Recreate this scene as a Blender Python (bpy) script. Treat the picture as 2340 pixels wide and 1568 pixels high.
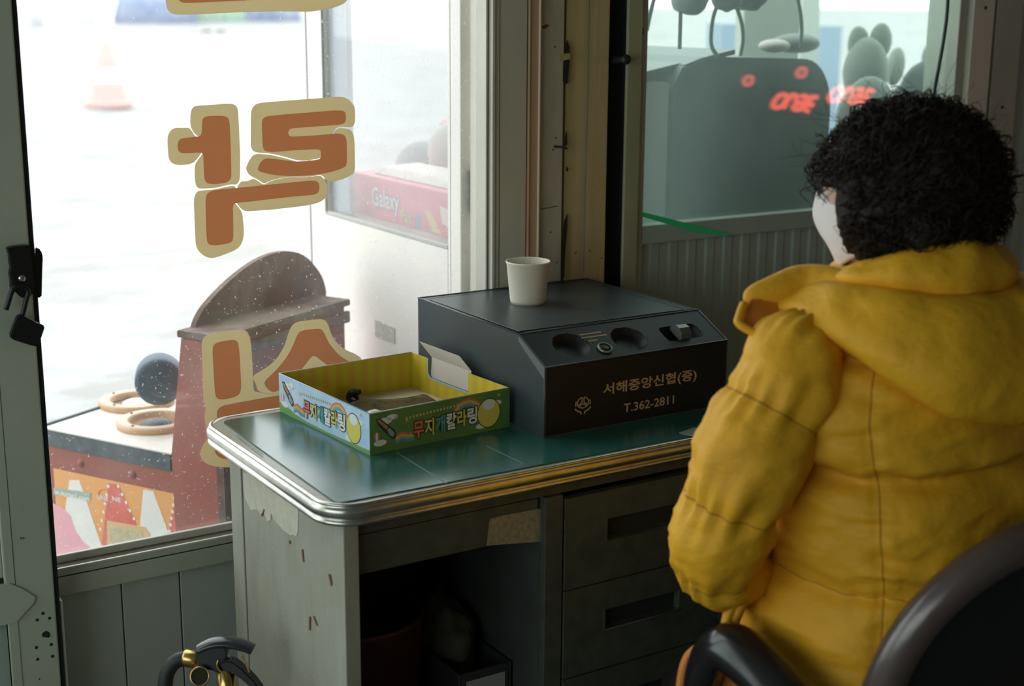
import bpy, bmesh, math, random
import numpy as np
from mathutils import Vector, Matrix, noise

random.seed(7)
rng = np.random.default_rng(7)
scene = bpy.context.scene
for o in list(bpy.data.objects):
    bpy.data.objects.remove(o)

# ------------------------------------------------------------------ camera
FPX = 3250.0
YAW, PITCH, ROLL = np.radians([-32.28, 13.31, 0.37])
_c, _s = np.cos(YAW), np.sin(YAW)
_Ry = np.array([[_c, _s, 0], [-_s, _c, 0], [0, 0, 1]])
_c, _s = np.cos(PITCH), np.sin(PITCH)
_Rp = np.array([[1, 0, 0], [0, _c, -_s], [0, _s, _c]])
_c, _s = np.cos(ROLL), np.sin(ROLL)
_Rr = np.array([[_c, 0, _s], [0, 1, 0], [-_s, 0, _c]])
MC = _Rr @ _Rp @ _Ry                    # world -> (right, forward, up)
CAM = np.array([0.0, 0.0, 1.48])

cam_data = bpy.data.cameras.new('camera')
cam_data.sensor_width = 36.0
cam_data.lens = 36.0 * FPX / 2340.0
cam_data.clip_start = 0.05
cam_data.clip_end = 400
cam_data.dof.use_dof = True
cam_data.dof.focus_distance = 2.62
cam_data.dof.aperture_fstop = 3.4
cam = bpy.data.objects.new('camera', cam_data)
scene.collection.objects.link(cam)
R3 = np.stack([MC[0], MC[2], -MC[1]], axis=1)   # columns: cam x, y(up), z(back)
cam.matrix_world = Matrix.Translation(CAM.tolist()) @ Matrix(R3.tolist()).to_4x4()
scene.camera = cam

# ------------------------------------------------------------------ world, exposure
world = bpy.data.worlds.new('overcast_sky')
scene.world = world
world.use_nodes = True
wn = world.node_tree
bg = wn.nodes['Background']
bg.inputs[0].default_value = (0.93, 0.98, 1.0, 1)
bg.inputs[1].default_value = 2.3
scene.view_settings.view_transform = 'Standard'
scene.view_settings.look = 'None'
scene.view_settings.gamma = 1.0
scene.view_settings.use_curve_mapping = False
scene.view_settings.exposure = 0.62
scene.cycles.transparent_max_bounces = 24
scene.cycles.max_bounces = 8
scene.cycles.diffuse_bounces = 5
scene.cycles.glossy_bounces = 4
scene.cycles.use_denoising = True
scene.cycles.sample_clamp_indirect = 6.0
scene.cycles.caustics_reflective = False
scene.cycles.caustics_refractive = False

def portal(name, loc, rot, sx, sy):
    l = bpy.data.lights.new(name, 'AREA')
    l.shape = 'RECTANGLE'
    l.size = sx
    l.size_y = sy
    l.cycles.is_portal = True
    o = bpy.data.objects.new(name, l)
    o.location = loc
    o.rotation_euler = rot
    scene.collection.objects.link(o)
    return o
portal('daylight_portal_front', (0.9, 2.66, 1.25), (math.radians(-90), 0, 0), 6.2, 2.4)
portal('daylight_portal_side', (-2.3, 0.4, 1.3), (0, math.radians(-90), 0), 1.9, 3.4)

# ------------------------------------------------------------------ pixel helpers (2340x1568 frame)
def ray(x, y):
    return MC.T @ np.array([(x - 1170) / FPX, 1, -(y - 784) / FPX])
def onz(x, y, z):
    d = ray(x, y); return CAM + d * (z - CAM[2]) / d[2]
def ony(x, y, Y):
    d = ray(x, y); return CAM + d * (Y - CAM[1]) / d[1]
def onx(x, y, X):
    d = ray(x, y); return CAM + d * (X - CAM[0]) / d[0]
def atd(x, y, D):
    return CAM + ray(x, y) * D
def mirror_on_x(x, y, X, Y=2.528):
    d = ray(x, y); g = CAM + d * (Y - CAM[1]) / d[1]
    r = d * np.array([1, -1, 1]); return g + r * (X - g[0]) / r[0]

# ------------------------------------------------------------------ materials
MATS = {}
def mat(name, col, rough=0.55, metal=0.0, n_scale=None, col2=None, n_amt=1.0, n_detail=4.0, stretch=(1, 1, 1),
        bump=None, bump_scale=60.0, bump_stretch=(1, 1, 1), spec=0.5, emit=None, emit_s=0.0, coat=0.0, sheen=0.0, ramp=(0.35, 0.7)):
    if name in MATS:
        return MATS[name]
    m = bpy.data.materials.new(name)
    m.use_nodes = True
    nt = m.node_tree
    b = nt.nodes['Principled BSDF']
    b.inputs['Base Color'].default_value = (*col, 1)
    b.inputs['Roughness'].default_value = rough
    b.inputs['Metallic'].default_value = metal
    b.inputs['Specular IOR Level'].default_value = spec
    b.inputs['Coat Weight'].default_value = coat
    b.inputs['Sheen Weight'].default_value = sheen
    if emit:
        b.inputs['Emission Color'].default_value = (*emit, 1)
        b.inputs['Emission Strength'].default_value = emit_s
    tc = None
    def coords(st):
        nonlocal tc
        if tc is None:
            tc = nt.nodes.new('ShaderNodeTexCoord')
        mp = nt.nodes.new('ShaderNodeMapping')
        mp.inputs['Scale'].default_value = st
        nt.links.new(tc.outputs['Object'], mp.inputs['Vector'])
        return mp.outputs['Vector']
    if n_scale and col2:
        n = nt.nodes.new('ShaderNodeTexNoise')
        n.inputs['Scale'].default_value = n_scale
        n.inputs['Detail'].default_value = n_detail
        n.inputs['Roughness'].default_value = 0.65
        nt.links.new(coords(stretch), n.inputs['Vector'])
        r = nt.nodes.new('ShaderNodeMapRange')
        r.inputs['From Min'].default_value = ramp[0]
        r.inputs['From Max'].default_value = ramp[1]
        r.inputs['To Max'].default_value = n_amt
        nt.links.new(n.outputs['Fac'], r.inputs['Value'])
        mx = nt.nodes.new('ShaderNodeMix')
        mx.data_type = 'RGBA'
        mx.inputs[6].default_value = (*col, 1)
        mx.inputs[7].default_value = (*col2, 1)
        nt.links.new(r.outputs['Result'], mx.inputs[0])
        nt.links.new(mx.outputs[2], b.inputs['Base Color'])
    if bump:
        n = nt.nodes.new('ShaderNodeTexNoise')
        n.inputs['Scale'].default_value = bump_scale
        n.inputs['Detail'].default_value = 3.0
        nt.links.new(coords(bump_stretch), n.inputs['Vector'])
        bp = nt.nodes.new('ShaderNodeBump')
        bp.inputs['Strength'].default_value = bump
        bp.inputs['Distance'].default_value = 0.01
        nt.links.new(n.outputs['Fac'], bp.inputs['Height'])
        nt.links.new(bp.outputs['Normal'], b.inputs['Normal'])
    MATS[name] = m
    return m

def glass_mat(name, tint=(0.93, 0.96, 0.95), dust=0.05, dust_scale=6.0, dust_col=(0.85, 0.86, 0.84), ior=1.5, base=0.02, specks=0.35):
    m = bpy.data.materials.new(name)
    m.use_nodes = True
    nt = m.node_tree
    nt.nodes.clear()
    out = nt.nodes.new('ShaderNodeOutputMaterial')
    tr = nt.nodes.new('ShaderNodeBsdfTransparent')
    tr.inputs[0].default_value = (*tint, 1)
    gl = nt.nodes.new('ShaderNodeBsdfGlossy')
    gl.inputs['Roughness'].default_value = 0.02
    fr = nt.nodes.new('ShaderNodeFresnel')
    ge = nt.nodes.new('ShaderNodeNewGeometry')      # same reflectance on both faces of the thin pane
    io = nt.nodes.new('ShaderNodeMix')
    io.inputs[2].default_value = ior
    io.inputs[3].default_value = 1.0 / ior
    nt.links.new(ge.outputs['Backfacing'], io.inputs[0])
    nt.links.new(io.outputs[0], fr.inputs[0])
    mx = nt.nodes.new('ShaderNodeMixShader')
    nt.links.new(fr.outputs[0], mx.inputs[0])
    nt.links.new(tr.outputs[0], mx.inputs[1])
    nt.links.new(gl.outputs[0], mx.inputs[2])
    df = nt.nodes.new('ShaderNodeBsdfDiffuse')
    df.inputs[0].default_value = (*dust_col, 1)
    tl = nt.nodes.new('ShaderNodeBsdfTranslucent')
    tl.inputs[0].default_value = (*dust_col, 1)
    md = nt.nodes.new('ShaderNodeMixShader')
    md.inputs[0].default_value = 0.6
    nt.links.new(df.outputs[0], md.inputs[1])
    nt.links.new(tl.outputs[0], md.inputs[2])
    tc = nt.nodes.new('ShaderNodeTexCoord')
    n = nt.nodes.new('ShaderNodeTexNoise')
    n.inputs['Scale'].default_value = dust_scale
    n.inputs['Detail'].default_value = 5
    nt.links.new(tc.outputs['Object'], n.inputs['Vector'])
    r = nt.nodes.new('ShaderNodeMapRange')
    r.inputs['From Min'].default_value = 0.35
    r.inputs['From Max'].default_value = 0.75
    r.inputs['To Min'].default_value = base
    r.inputs['To Max'].default_value = dust
    nt.links.new(n.outputs['Fac'], r.inputs['Value'])
    sp = nt.nodes.new('ShaderNodeTexNoise')          # dried specks
    sp.inputs['Scale'].default_value = 170
    sp.inputs['Detail'].default_value = 1
    nt.links.new(tc.outputs['Object'], sp.inputs['Vector'])
    r2 = nt.nodes.new('ShaderNodeMapRange')
    r2.inputs['From Min'].default_value = 0.70
    r2.inputs['From Max'].default_value = 0.78
    r2.inputs['To Max'].default_value = specks
    nt.links.new(sp.outputs['Fac'], r2.inputs['Value'])
    ad = nt.nodes.new('ShaderNodeMath')
    ad.operation = 'ADD'
    nt.links.new(r.outputs['Result'], ad.inputs[0])
    nt.links.new(r2.outputs['Result'], ad.inputs[1])
    m2 = nt.nodes.new('ShaderNodeMixShader')
    nt.links.new(ad.outputs[0], m2.inputs[0])
    nt.links.new(mx.outputs[0], m2.inputs[1])
    nt.links.new(md.outputs[0], m2.inputs[2])
    nt.links.new(m2.outputs[0], out.inputs[0])
    return m

def vinyl_mat(name, col, transl=0.45):
    m = bpy.data.materials.new(name)
    m.use_nodes = True
    nt = m.node_tree
    nt.nodes.clear()
    out = nt.nodes.new('ShaderNodeOutputMaterial')
    df = nt.nodes.new('ShaderNodeBsdfDiffuse')
    tl = nt.nodes.new('ShaderNodeBsdfTranslucent')
    mx = nt.nodes.new('ShaderNodeMixShader')
    df.inputs[0].default_value = (*col, 1)
    tl.inputs[0].default_value = (*col, 1)
    mx.inputs[0].default_value = transl
    nt.links.new(df.outputs[0], mx.inputs[1])
    nt.links.new(tl.outputs[0], mx.inputs[2])
    nt.links.new(mx.outputs[0], out.inputs[0])
    return m

frame_m = mat('grey_green_frame_paint', (0.46, 0.48, 0.38), 0.42, n_scale=5, col2=(0.36, 0.38, 0.29), n_amt=0.7, bump=0.05, bump_scale=200)
frame_lt = mat('pale_frame_paint', (0.62, 0.60, 0.50), 0.4, n_scale=9, col2=(0.5, 0.48, 0.4), n_amt=0.6)
panel_m = mat('grey_green_panel_paint', (0.40, 0.50, 0.43), 0.5, n_scale=4, col2=(0.33, 0.41, 0.355), n_amt=0.7)
plank_m = mat('grey_plank_paint', (0.44, 0.49, 0.43), 0.5, n_scale=4, col2=(0.36, 0.40, 0.35), n_amt=0.7, stretch=(1, 1, 0.3))
seam_m = mat('dark_seam', (0.015, 0.02, 0.018), 0.8)
white_door = mat('white_door_paint', (0.84, 0.79, 0.74), 0.5)
room_m = mat('room_wall_paint', (0.34, 0.37, 0.33), 0.8, n_scale=2, col2=(0.29, 0.32, 0.29))
floor_m = mat('worn_concrete_floor', (0.17, 0.17, 0.15), 0.7, n_scale=6, col2=(0.1, 0.1, 0.09))
black_m = mat('black_plastic', (0.012, 0.014, 0.014), 0.4)
black_metal = mat('black_painted_metal', (0.01, 0.012, 0.012), 0.45, metal=0.2)
steel_m = mat('bright_steel', (0.62, 0.62, 0.6), 0.28, metal=1.0)

# ------------------------------------------------------------------ mesh helpers
COL = scene.collection
def link(o, parent=None):
    COL.objects.link(o)
    if parent is not None:
        o.parent = parent
        o.matrix_parent_inverse = pm(parent).inverted()
    return o
def pm(o):
    m = Matrix.LocRotScale(o.location, o.rotation_euler, o.scale)
    if o.parent is not None:
        return pm(o.parent) @ o.matrix_parent_inverse @ m
    return m
def tag(o, label=None, cat=None, group=None, kind=None):
    if label: o['label'] = label
    if cat: o['category'] = cat
    if group: o['group'] = group
    if kind: o['kind'] = kind
    return o
def thing(name, loc, label, cat, group=None, kind=None):
    o = bpy.data.objects.new(name, None)
    o.empty_display_size = 0.05
    o.location = [float(v) for v in loc]
    COL.objects.link(o)
    return tag(o, label, cat, group, kind)
def mesh(name, verts, faces, m=None, parent=None, smooth=False, mats=None, mi=None):
    me = bpy.data.meshes.new(name)
    me.from_pydata([tuple(float(c) for c in v) for v in verts], [], [tuple(int(i) for i in f) for f in faces])
    if mats:
        for k in mats: me.materials.append(k)
        if mi is not None:
            me.polygons.foreach_set('material_index', mi)
    elif m: me.materials.append(m)
    if smooth:
        me.polygons.foreach_set('use_smooth', [True] * len(me.polygons))
    me.update()
    o = bpy.data.objects.new(name, me)
    return link(o, parent)
def from_bm(name, bm, m, parent=None, smooth=False):
    bmesh.ops.recalc_face_normals(bm, faces=bm.faces)
    me = bpy.data.meshes.new(name)
    bm.to_mesh(me)
    bm.free()
    if m: me.materials.append(m)
    if smooth:
        me.polygons.foreach_set('use_smooth', [True] * len(me.polygons))
    o = bpy.data.objects.new(name, me)
    return link(o, parent)
def box(name, x0, x1, y0, y1, z0, z1, m, parent=None, bevel=0.0, rot=None, seg=2):
    """axis box; rot=(pivot, Matrix3) optional"""
    bm = bmesh.new()
    bmesh.ops.create_cube(bm, size=1.0)
    for v in bm.verts:
        v.co = Vector((x0 + (v.co.x + .5) * (x1 - x0), y0 + (v.co.y + .5) * (y1 - y0), z0 + (v.co.z + .5) * (z1 - z0)))
    if bevel > 0:
        bmesh.ops.bevel(bm, geom=list(bm.edges), offset=bevel, segments=seg, affect='EDGES', profile=0.5)
    if rot:
        p, R = rot
        for v in bm.verts:
            v.co = Vector(p) + R @ (v.co - Vector(p))
    return from_bm(name, bm, m, parent)
def prism(name, pts, n, m, parent=None, smooth=False, bevel=0.0):
    """polygon of 3D points extruded by vector n"""
    bm = bmesh.new()
    vs = [bm.verts.new(tuple(float(c) for c in p)) for p in pts]
    f = bm.faces.new(vs)
    r = bmesh.ops.extrude_face_region(bm, geom=[f])
    for v in [g for g in r['geom'] if isinstance(g, bmesh.types.BMVert)]:
        v.co += Vector([float(c) for c in n])
    if bevel:
        bmesh.ops.bevel(bm, geom=list(bm.edges), offset=bevel, segments=2, affect='EDGES')
    return from_bm(name, bm, m, parent, smooth)
def tube(name, pts, rad, m, parent=None, seg=10, smooth=True, closed=False, squash=None):
    pts = [Vector([float(c) for c in p]) for p in pts]
    n = len(pts)
    if not hasattr(rad, '__len__'): rad = [rad] * n
    verts, faces = [], []
    t0 = (pts[1] - pts[0]).normalized()
    up = Vector((0, 0, 1)) if abs(t0.z) < 0.9 else Vector((1, 0, 0))
    nrm = (up - t0 * up.dot(t0)).normalized()
    for i in range(n):
        if closed: t = pts[(i + 1) % n] - pts[i - 1]
        else: t = pts[min(i + 1, n - 1)] - pts[max(i - 1, 0)]
        t.normalize()
        nrm = (nrm - t * nrm.dot(t)).normalized()
        bi = t.cross(nrm)
        for k in range(seg):
            a = 2 * math.pi * k / seg
            sx, sy = squash if squash else (1, 1)
            verts.append(pts[i] + (nrm * math.cos(a) * sx + bi * math.sin(a) * sy) * rad[i])
    for i in range(n - 1 + (1 if closed else 0)):
        j = (i + 1) % n
        for k in range(seg):
            l = (k + 1) % seg
            faces.append((i * seg + k, i * seg + l, j * seg + l, j * seg + k))
    if not closed:
        faces.append(tuple(range(seg))[::-1])
        faces.append(tuple((n - 1) * seg + k for k in range(seg)))
    return mesh(name, verts, faces, m, parent, smooth)
def loft(name, rings, m, parent=None, smooth=True, cap=True, closed=True):
    rings = [np.asarray(r) for r in rings]
    k = len(rings[0])
    verts = np.concatenate(rings)
    faces = []
    for i in range(len(rings) - 1):
        for j in range(k if closed else k - 1):
            l = (j + 1) % k
            faces.append((i * k + j, i * k + l, (i + 1) * k + l, (i + 1) * k + j))
    if cap and closed:
        faces.append(tuple(range(k))[::-1])
        faces.append(tuple((len(rings) - 1) * k + j for j in range(k)))
    return mesh(name, verts, faces, m, parent, smooth)
def lathe(name, prof, c, m, parent=None, seg=40, R=None, smooth=True, cap=False):
    """profile [(r,h)] about axis; R = 3x3 (columns: two radial axes, axis)"""
    if R is None: R = np.eye(3)
    c = np.asarray(c, float)
    rings = []
    for r, h in prof:
        a = np.linspace(0, 2 * np.pi, seg, endpoint=False)
        p = np.stack([r * np.cos(a), r * np.sin(a), np.full(seg, h)], 1)
        rings.append(c + p @ np.asarray(R).T)
    return loft(name, rings, m, parent, smooth, cap)
def axisR(d):
    d = Vector([float(v) for v in d]).normalized()
    a = Vector((0, 0, 1)) if abs(d.z) < 0.9 else Vector((1, 0, 0))
    x = a.cross(d).normalized()
    y = d.cross(x)
    return np.array([x, y, d]).T
def smooth_path(pts, n=40, closed=False):
    p = np.asarray(pts, float)
    if closed: p = np.vstack([p[-1], p, p[0], p[1]])
    else: p = np.vstack([2 * p[0] - p[1], p, 2 * p[-1] - p[-2]])
    out = []
    segs = len(p) - 3
    per = max(2, n // segs)
    for i in range(segs):
        for k in range(per):
            t = k / per
            a, b, c, d = p[i:i + 4]
            out.append(0.5 * ((2 * b) + (-a + c) * t + (2 * a - 5 * b + 4 * c - d) * t * t + (-a + 3 * b - 3 * c + d) * t ** 3))
    if not closed: out.append(p[-2])
    return np.array(out)
def text(name, s, size, o3, xd, yd, m, parent, bold=0.0, width=None, height=None, depth=0.0, align='LEFT', shear=0.0, spacing=1.0):
    cu = bpy.data.curves.new(name, 'FONT')
    cu.body = s
    cu.size = 1.0
    cu.offset = bold
    cu.align_x = align
    cu.shear = shear
    cu.space_character = spacing
    cu.resolution_u = 4
    tmp = bpy.data.objects.new(name + '_t', cu)
    COL.objects.link(tmp)
    dg = bpy.context.evaluated_depsgraph_get()
    dg.update()
    me = bpy.data.meshes.new_from_object(tmp.evaluated_get(dg))
    bpy.data.objects.remove(tmp)
    bpy.data.curves.remove(cu)
    co = np.empty(len(me.vertices) * 3)
    me.vertices.foreach_get('co', co)
    co = co.reshape(-1, 3)
    if len(co):
        if width is not None:
            w = co[:, 0].max() - co[:, 0].min()
            x0 = co[:, 0].min()
            sx = width / w
            y0 = co[:, 1].min()
            sy = (height / (co[:, 1].max() - y0)) if height else sx
            co[:, 0] = (co[:, 0] - x0) * sx
            co[:, 1] = (co[:, 1] - y0) * sy
        else:
            co *= size
        p = np.asarray(o3) + np.outer(co[:, 0], xd) + np.outer(co[:, 1], yd)
        me.vertices.foreach_set('co', p.ravel())
    me.materials.clear()
    me.materials.append(m)
    me.update()
    ob = bpy.data.objects.new(name, me)
    return link(ob, parent)
def decal(name, pts2, o3, xd, yd, m, parent, th=None):
    o3, xd, yd = np.asarray(o3, float), np.asarray(xd, float), np.asarray(yd, float)
    n = np.cross(xd, yd)
    n /= np.linalg.norm(n)
    pts = [o3 + xd * a + yd * b for a, b in pts2]
    return prism(name, pts, n * (th or 0.0003), m, parent)
def ell(cx, cy, rx, ry, n=18, a0=0, a1=360):
    return [(cx + rx * math.cos(math.radians(a0 + (a1 - a0) * i / n)), cy + ry * math.sin(math.radians(a0 + (a1 - a0) * i / n))) for i in range(n if a1 - a0 == 360 else n + 1)]
def arcband(cx, cy, r0, r1, a0, a1, n=14, sy=1.0):
    o = [(cx + r1 * math.cos(math.radians(a0 + (a1 - a0) * i / n)), cy + sy * r1 * math.sin(math.radians(a0 + (a1 - a0) * i / n))) for i in range(n + 1)]
    i_ = [(cx + r0 * math.cos(math.radians(a0 + (a1 - a0) * i / n)), cy + sy * r0 * math.sin(math.radians(a0 + (a1 - a0) * i / n))) for i in range(n + 1)]
    return o + i_[::-1]

# ================================================================== THE SETTING
Y_IN, Y_GL, Y_OUT = 2.48, 2.53, 2.60
def S(o):
    o['kind'] = 'structure'
    return o
S(box('floor', -2.4, 4.1, -2.8, 2.62, -0.06, 0.0, floor_m))
S(box('ceiling', -2.4, 4.1, -2.8, 2.75, 2.42, 2.5, room_m))
S(box('wall_right', 4.02, 4.12, -2.8, 2.5, 0, 2.42, room_m))
S(box('wall_behind', -2.4, 4.1, -2.9, -2.8, 0, 2.42, room_m))
wl = S(thing('wall_left', (-2.35, 0, 0), None, None))
box('wall_panel', -2.4, -2.3, -2.8, 2.5, 0, 0.55, room_m, wl)
box('wall_panel', -2.4, -2.3, -2.8, 2.5, 2.2, 2.42, room_m, wl)
box('wall_panel', -2.4, -2.3, -2.8, -1.4, 0.55, 2.2, room_m, wl)
box('wall_panel', -2.4, -2.3, 2.1, 2.5, 0.55, 2.2, room_m, wl)
g_plain = glass_mat('clear_glass', dust=0.03)
w4 = S(thing('window_4', (-2.35, 0.35, 0.55), None, None))
box('pane', -2.352, -2.348, -1.36, 2.06, 0.59, 2.16, g_plain, w4)
for y0 in (-1.4, -0.27, 0.86, 2.06):
    box('mullion', -2.38, -2.32, y0, y0 + 0.04, 0.55, 2.2, frame_m, w4)
box('frame_rail', -2.38, -2.32, -1.4, 2.1, 0.55, 0.59, frame_m, w4)
box('frame_rail', -2.38, -2.32, -1.4, 2.1, 2.16, 2.2, frame_m, w4)

# front wall: lintel above the glazing
wb = S(thing('wall_back', (1.0, 2.5, 0), None, None))
box('lintel', -2.4, 4.1, Y_IN + 0.01, Y_OUT, 2.1, 2.42, panel_m, wb)
# plank wainscot under the lettered window
xs = [0.44, 0.580, 0.7165, 0.8295, 0.949, 1.07, 1.19, 1.31, 1.43, 1.52, 1.60]
for a, b in zip(xs[:-1], xs[1:]):
    box('plank', a + 0.0012, b - 0.0012, 2.507, 2.545, 0.02, 0.426, plank_m, wb, bevel=0.0015, seg=1)
box('backing', 0.44, 1.60, 2.545, 2.58, 0.0, 0.426, seam_m, wb)
box('side_bead', 0.576, 0.590, 2.497, 2.508, 0.0, 0.426, frame_m, wb, bevel=0.002)
# ribbed sandwich panel under the right-hand window, and right of it
rib = []
x = 1.895
k = 0
while x < 4.02:
    rib += [(x, 2.512), (x + 0.005, 2.5088), (x + 0.026, 2.5088), (x + 0.031, 2.512), (x + 0.052, 2.512)]
    x += 0.054
def ribbed(name, x0, x1, z0, z1, parent):
    pr = [(x0, 2.512)] + [(min(max(a, x0), x1), b) for a, b in rib if x0 < a < x1] + [(x1, 2.512)]
    rings = [np.array([(a, b, z) for a, b in pr]) for z in (z0, z1)]
    o = loft(name, rings, panel_m, parent, smooth=False, closed=False)
    return o
ribbed('ribbed_sheet', 1.90, 3.96, 0.0, 0.967, wb)
ribbed('ribbed_sheet', 3.125, 3.96, 0.967, 2.1, wb)
box('panel_core', 1.90, 4.0, 2.513, 2.58, 0.0, 0.966, panel_m, wb)
box('panel_core', 3.125, 4.0, 2.513, 2.58, 0.966, 2.1, panel_m, wb)
box('corner_cover', 3.96, 4.02, 2.49, 2.58, 0.0, 2.1, panel_m, wb)

# ---- window_1: the lettered shop window
w1 = S(thing('window_1', (1.05, Y_GL, 0.405), None, None))
g1 = glass_mat('dusty_shop_glass', tint=(0.97, 0.98, 0.975), dust=0.07, base=0.02)
box('pane', 0.50, 1.545, Y_GL - 0.0025, Y_GL + 0.0025, 0.470, 2.1, g1, w1)
box('bottom_rail', 0.50, 1.60, Y_IN, Y_GL + 0.004, 0.4275, 0.464, frame_m, w1, bevel=0.002)
box('rail_groove', 0.50, 1.60, Y_IN + 0.003, Y_GL + 0.003, 0.464, 0.4662, seam_m, w1)
box('rail_cap', 0.50, 1.60, Y_IN + 0.001, Y_GL + 0.003, 0.4662, 0.477, frame_m, w1, bevel=0.001)
box('cap_lip', 0.50, 1.51, Y_IN + 0.001, Y_IN + 0.007, 0.477, 0.4815, frame_lt, w1, bevel=0.001)
box('drip_groove', 0.50, 1.51, Y_IN + 0.007, Y_GL - 0.014, 0.477, 0.4785, mat('grimy_brown', (0.09, 0.075, 0.045), 0.8), w1)
box('glazing_bead', 0.50, 1.51, Y_GL - 0.014, Y_GL - 0.004, 0.477, 0.4925, frame_lt, w1, bevel=0.002)
box('sill_outside', 0.50, 1.60, Y_GL + 0.004, Y_OUT - 0.01, 0.42, 0.445, frame_m, w1, bevel=0.002)
box('jamb', 1.535, 1.60, Y_GL - 0.002, Y_OUT, 0.445, 2.1, frame_lt, w1)
box('jamb_edge', 1.504, 1.508, Y_GL - 0.045, Y_GL - 0.004, 0.477, 2.1, frame_lt, w1, bevel=0.001)
box('jamb_groove', 1.508, 1.5125, Y_GL - 0.03, Y_GL - 0.004, 0.477, 2.1, seam_m, w1)
box('jamb_lip', 1.5115, 1.519, Y_IN - 0.008, Y_GL - 0.004, 0.477, 2.1, frame_lt, w1, bevel=0.002)
box('jamb_stile', 1.519, 1.5965, Y_IN - 0.004, Y_GL - 0.003, 0.0, 2.1, mat('jamb_stile_paint', (0.60, 0.585, 0.46), 0.45, n_scale=6, col2=(0.50, 0.485, 0.38), n_amt=0.6), w1, bevel=0.002)
box('jamb_line', 1.5300, 1.5309, Y_IN - 0.0046, Y_IN - 0.003, 0.4, 2.1, seam_m, w1)
box('left_stile', 0.44, 0.505, Y_GL - 0.02, Y_OUT, 0.4, 2.1, frame_m, w1)
box('head_rail', 0.44, 1.60, Y_IN, Y_OUT, 2.06, 2.1, frame_m, w1)

# ---- corner post between the two windows: boards, duct, gap
brd_grey = mat('weathered_grey_board', (0.56, 0.53, 0.40), 0.7, n_scale=14, col2=(0.40, 0.375, 0.27), n_amt=0.8, stretch=(1, 1, 0.35), bump=0.15, bump_scale=120)
brd_tan = mat('yellowed_board', (0.62, 0.50, 0.245), 0.65, n_scale=16, col2=(0.45, 0.355, 0.165), n_amt=0.85, stretch=(2.4, 1, 0.12), bump=0.1, bump_scale=80)
duct_m = mat('pinkish_plastic_duct', (0.62, 0.42, 0.29), 0.45, n_scale=8, col2=(0.54, 0.35, 0.23), stretch=(3, 1, 0.3))
duct_e = mat('pale_duct_edge', (0.85, 0.76, 0.58), 0.4)
t1 = S(thing('trim_1', (1.75, 2.49, 0), None, None))
box('gap_backing', 1.60, 1.92, 2.53, 2.60, 0.0, 2.1, seam_m, t1)
box('grey_board', 1.6285, 1.6935, 2.486, 2.53, 0.0, 2.1, brd_grey, t1, bevel=0.0015)
box('tan_board', 1.7045, 1.8145, 2.494, 2.53, 0.0, 2.1, brd_tan, t1, bevel=0.0015)
box('dark_recess', 1.8145, 1.8720, 2.526, 2.532, 0.0, 2.1, seam_m, t1)
t2 = S(thing('trim_2', (1.61, 2.48, 0), None, None))
box('duct_body', 1.6020, 1.6245, 2.476, 2.52, 0.0, 2.1, duct_m, t2)
box('duct_edge', 1.5992, 1.6020, 2.472, 2.52, 0.0, 2.1, duct_m, t2, bevel=0.0008)
box('duct_edge', 1.6240, 1.6272, 2.472, 2.52, 0.0, 2.1, duct_e, t2, bevel=0.0008)

# gouges torn out of the board joint (traced on the board plane)
def traced(name, px, Y, m, parent, th=0.001):
    return prism(name, [ony(x, y, Y) for x, y in px], (0, -th, 0), m, parent)
traced('torn_gouge', [(1296, 90), (1302, 110), (1300, 150), (1297, 190), (1290, 193), (1286, 185), (1287, 130)], 2.4855, seam_m, t1)
traced('torn_gouge', [(1297, 487), (1296, 520), (1291, 580), (1289, 636), (1284, 636), (1285, 560), (1289, 505)], 2.4855, seam_m, t1)
traced('torn_gouge', [(1295, 298), (1296, 330), (1290, 335), (1291, 310)], 2.4855, seam_m, t1)
traced('torn_gouge', [(1294, 380), (1298, 385), (1297, 392), (1294, 392)], 2.4855, seam_m, t1)
traced('caulk_streak', [(1341, 0), (1346, 0), (1343, 200), (1341, 300), (1337, 430), (1334, 560), (1331, 640), (1326, 640), (1329, 560), (1332, 430), (1337, 300), (1339, 200)], 2.4935, mat('grey_caulk', (0.42, 0.40, 0.33), 0.7), t1, 0.0006)
rust_m = mat('rust_mark', (0.16, 0.06, 0.03), 0.8)
traced('rust_mark', [(1237, 62), (1247, 55), (1256, 57), (1252, 62), (1243, 67)], 2.4855, rust_m, t1, 0.0004)
traced('scratch', [(1236, 477), (1274, 470), (1274, 472), (1236, 479)], 2.4855, rust_m, t1, 0.0004)
for px, py in [(1268, 107), (1270, 315), (1264, 342), (1258, 531), (1272, 600), (1348, 573), (1375, 590), (1316, 578)]:
    lathe('nail_hole', [(0.0001, 0.0012), (0.0016, 0.0009), (0.002, 0)], ony(px, py, 2.486 if px < 1287 else 2.494), seam_m, t1, 8, R=axisR((0, -1, 0)))

# bent nail, tape, bolt on the post
nl = ony(1266, 335, 2.486)
o = tube('nail', [nl, nl + np.array([0.012, -0.012, -0.001]), nl + np.array([0.02, -0.02, -0.004])], [0.0022, 0.0022, 0.0022], black_metal, None, 8)
tag(o, 'bent dark nail driven into the grey board beside the pink duct', 'nail')
tp = [ony(x, y, 2.4852) for x, y in [(1278, 124), (1302, 121), (1303, 135), (1279, 140)]]
o = prism('tape_scrap', tp, (0, -0.001, 0), mat('yellow_tape', (0.55, 0.5, 0.2), 0.6, n_scale=200, col2=(0.3, 0.3, 0.12)))
tag(o, 'small yellow scrap of tape stuck over the torn board joint', 'tape')
bc = ony(1434, 138, 2.50)
bolt = thing('bolt', ony(1395, 136, 2.52), 'thick dark bolt sticking out of the black gap in the corner post', 'bolt')
b0, b1 = ony(1393, 138, 2.515), ony(1428, 136, 2.44)
tube('shank', [b0, b1], 0.0085, black_metal, bolt, 12)
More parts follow.
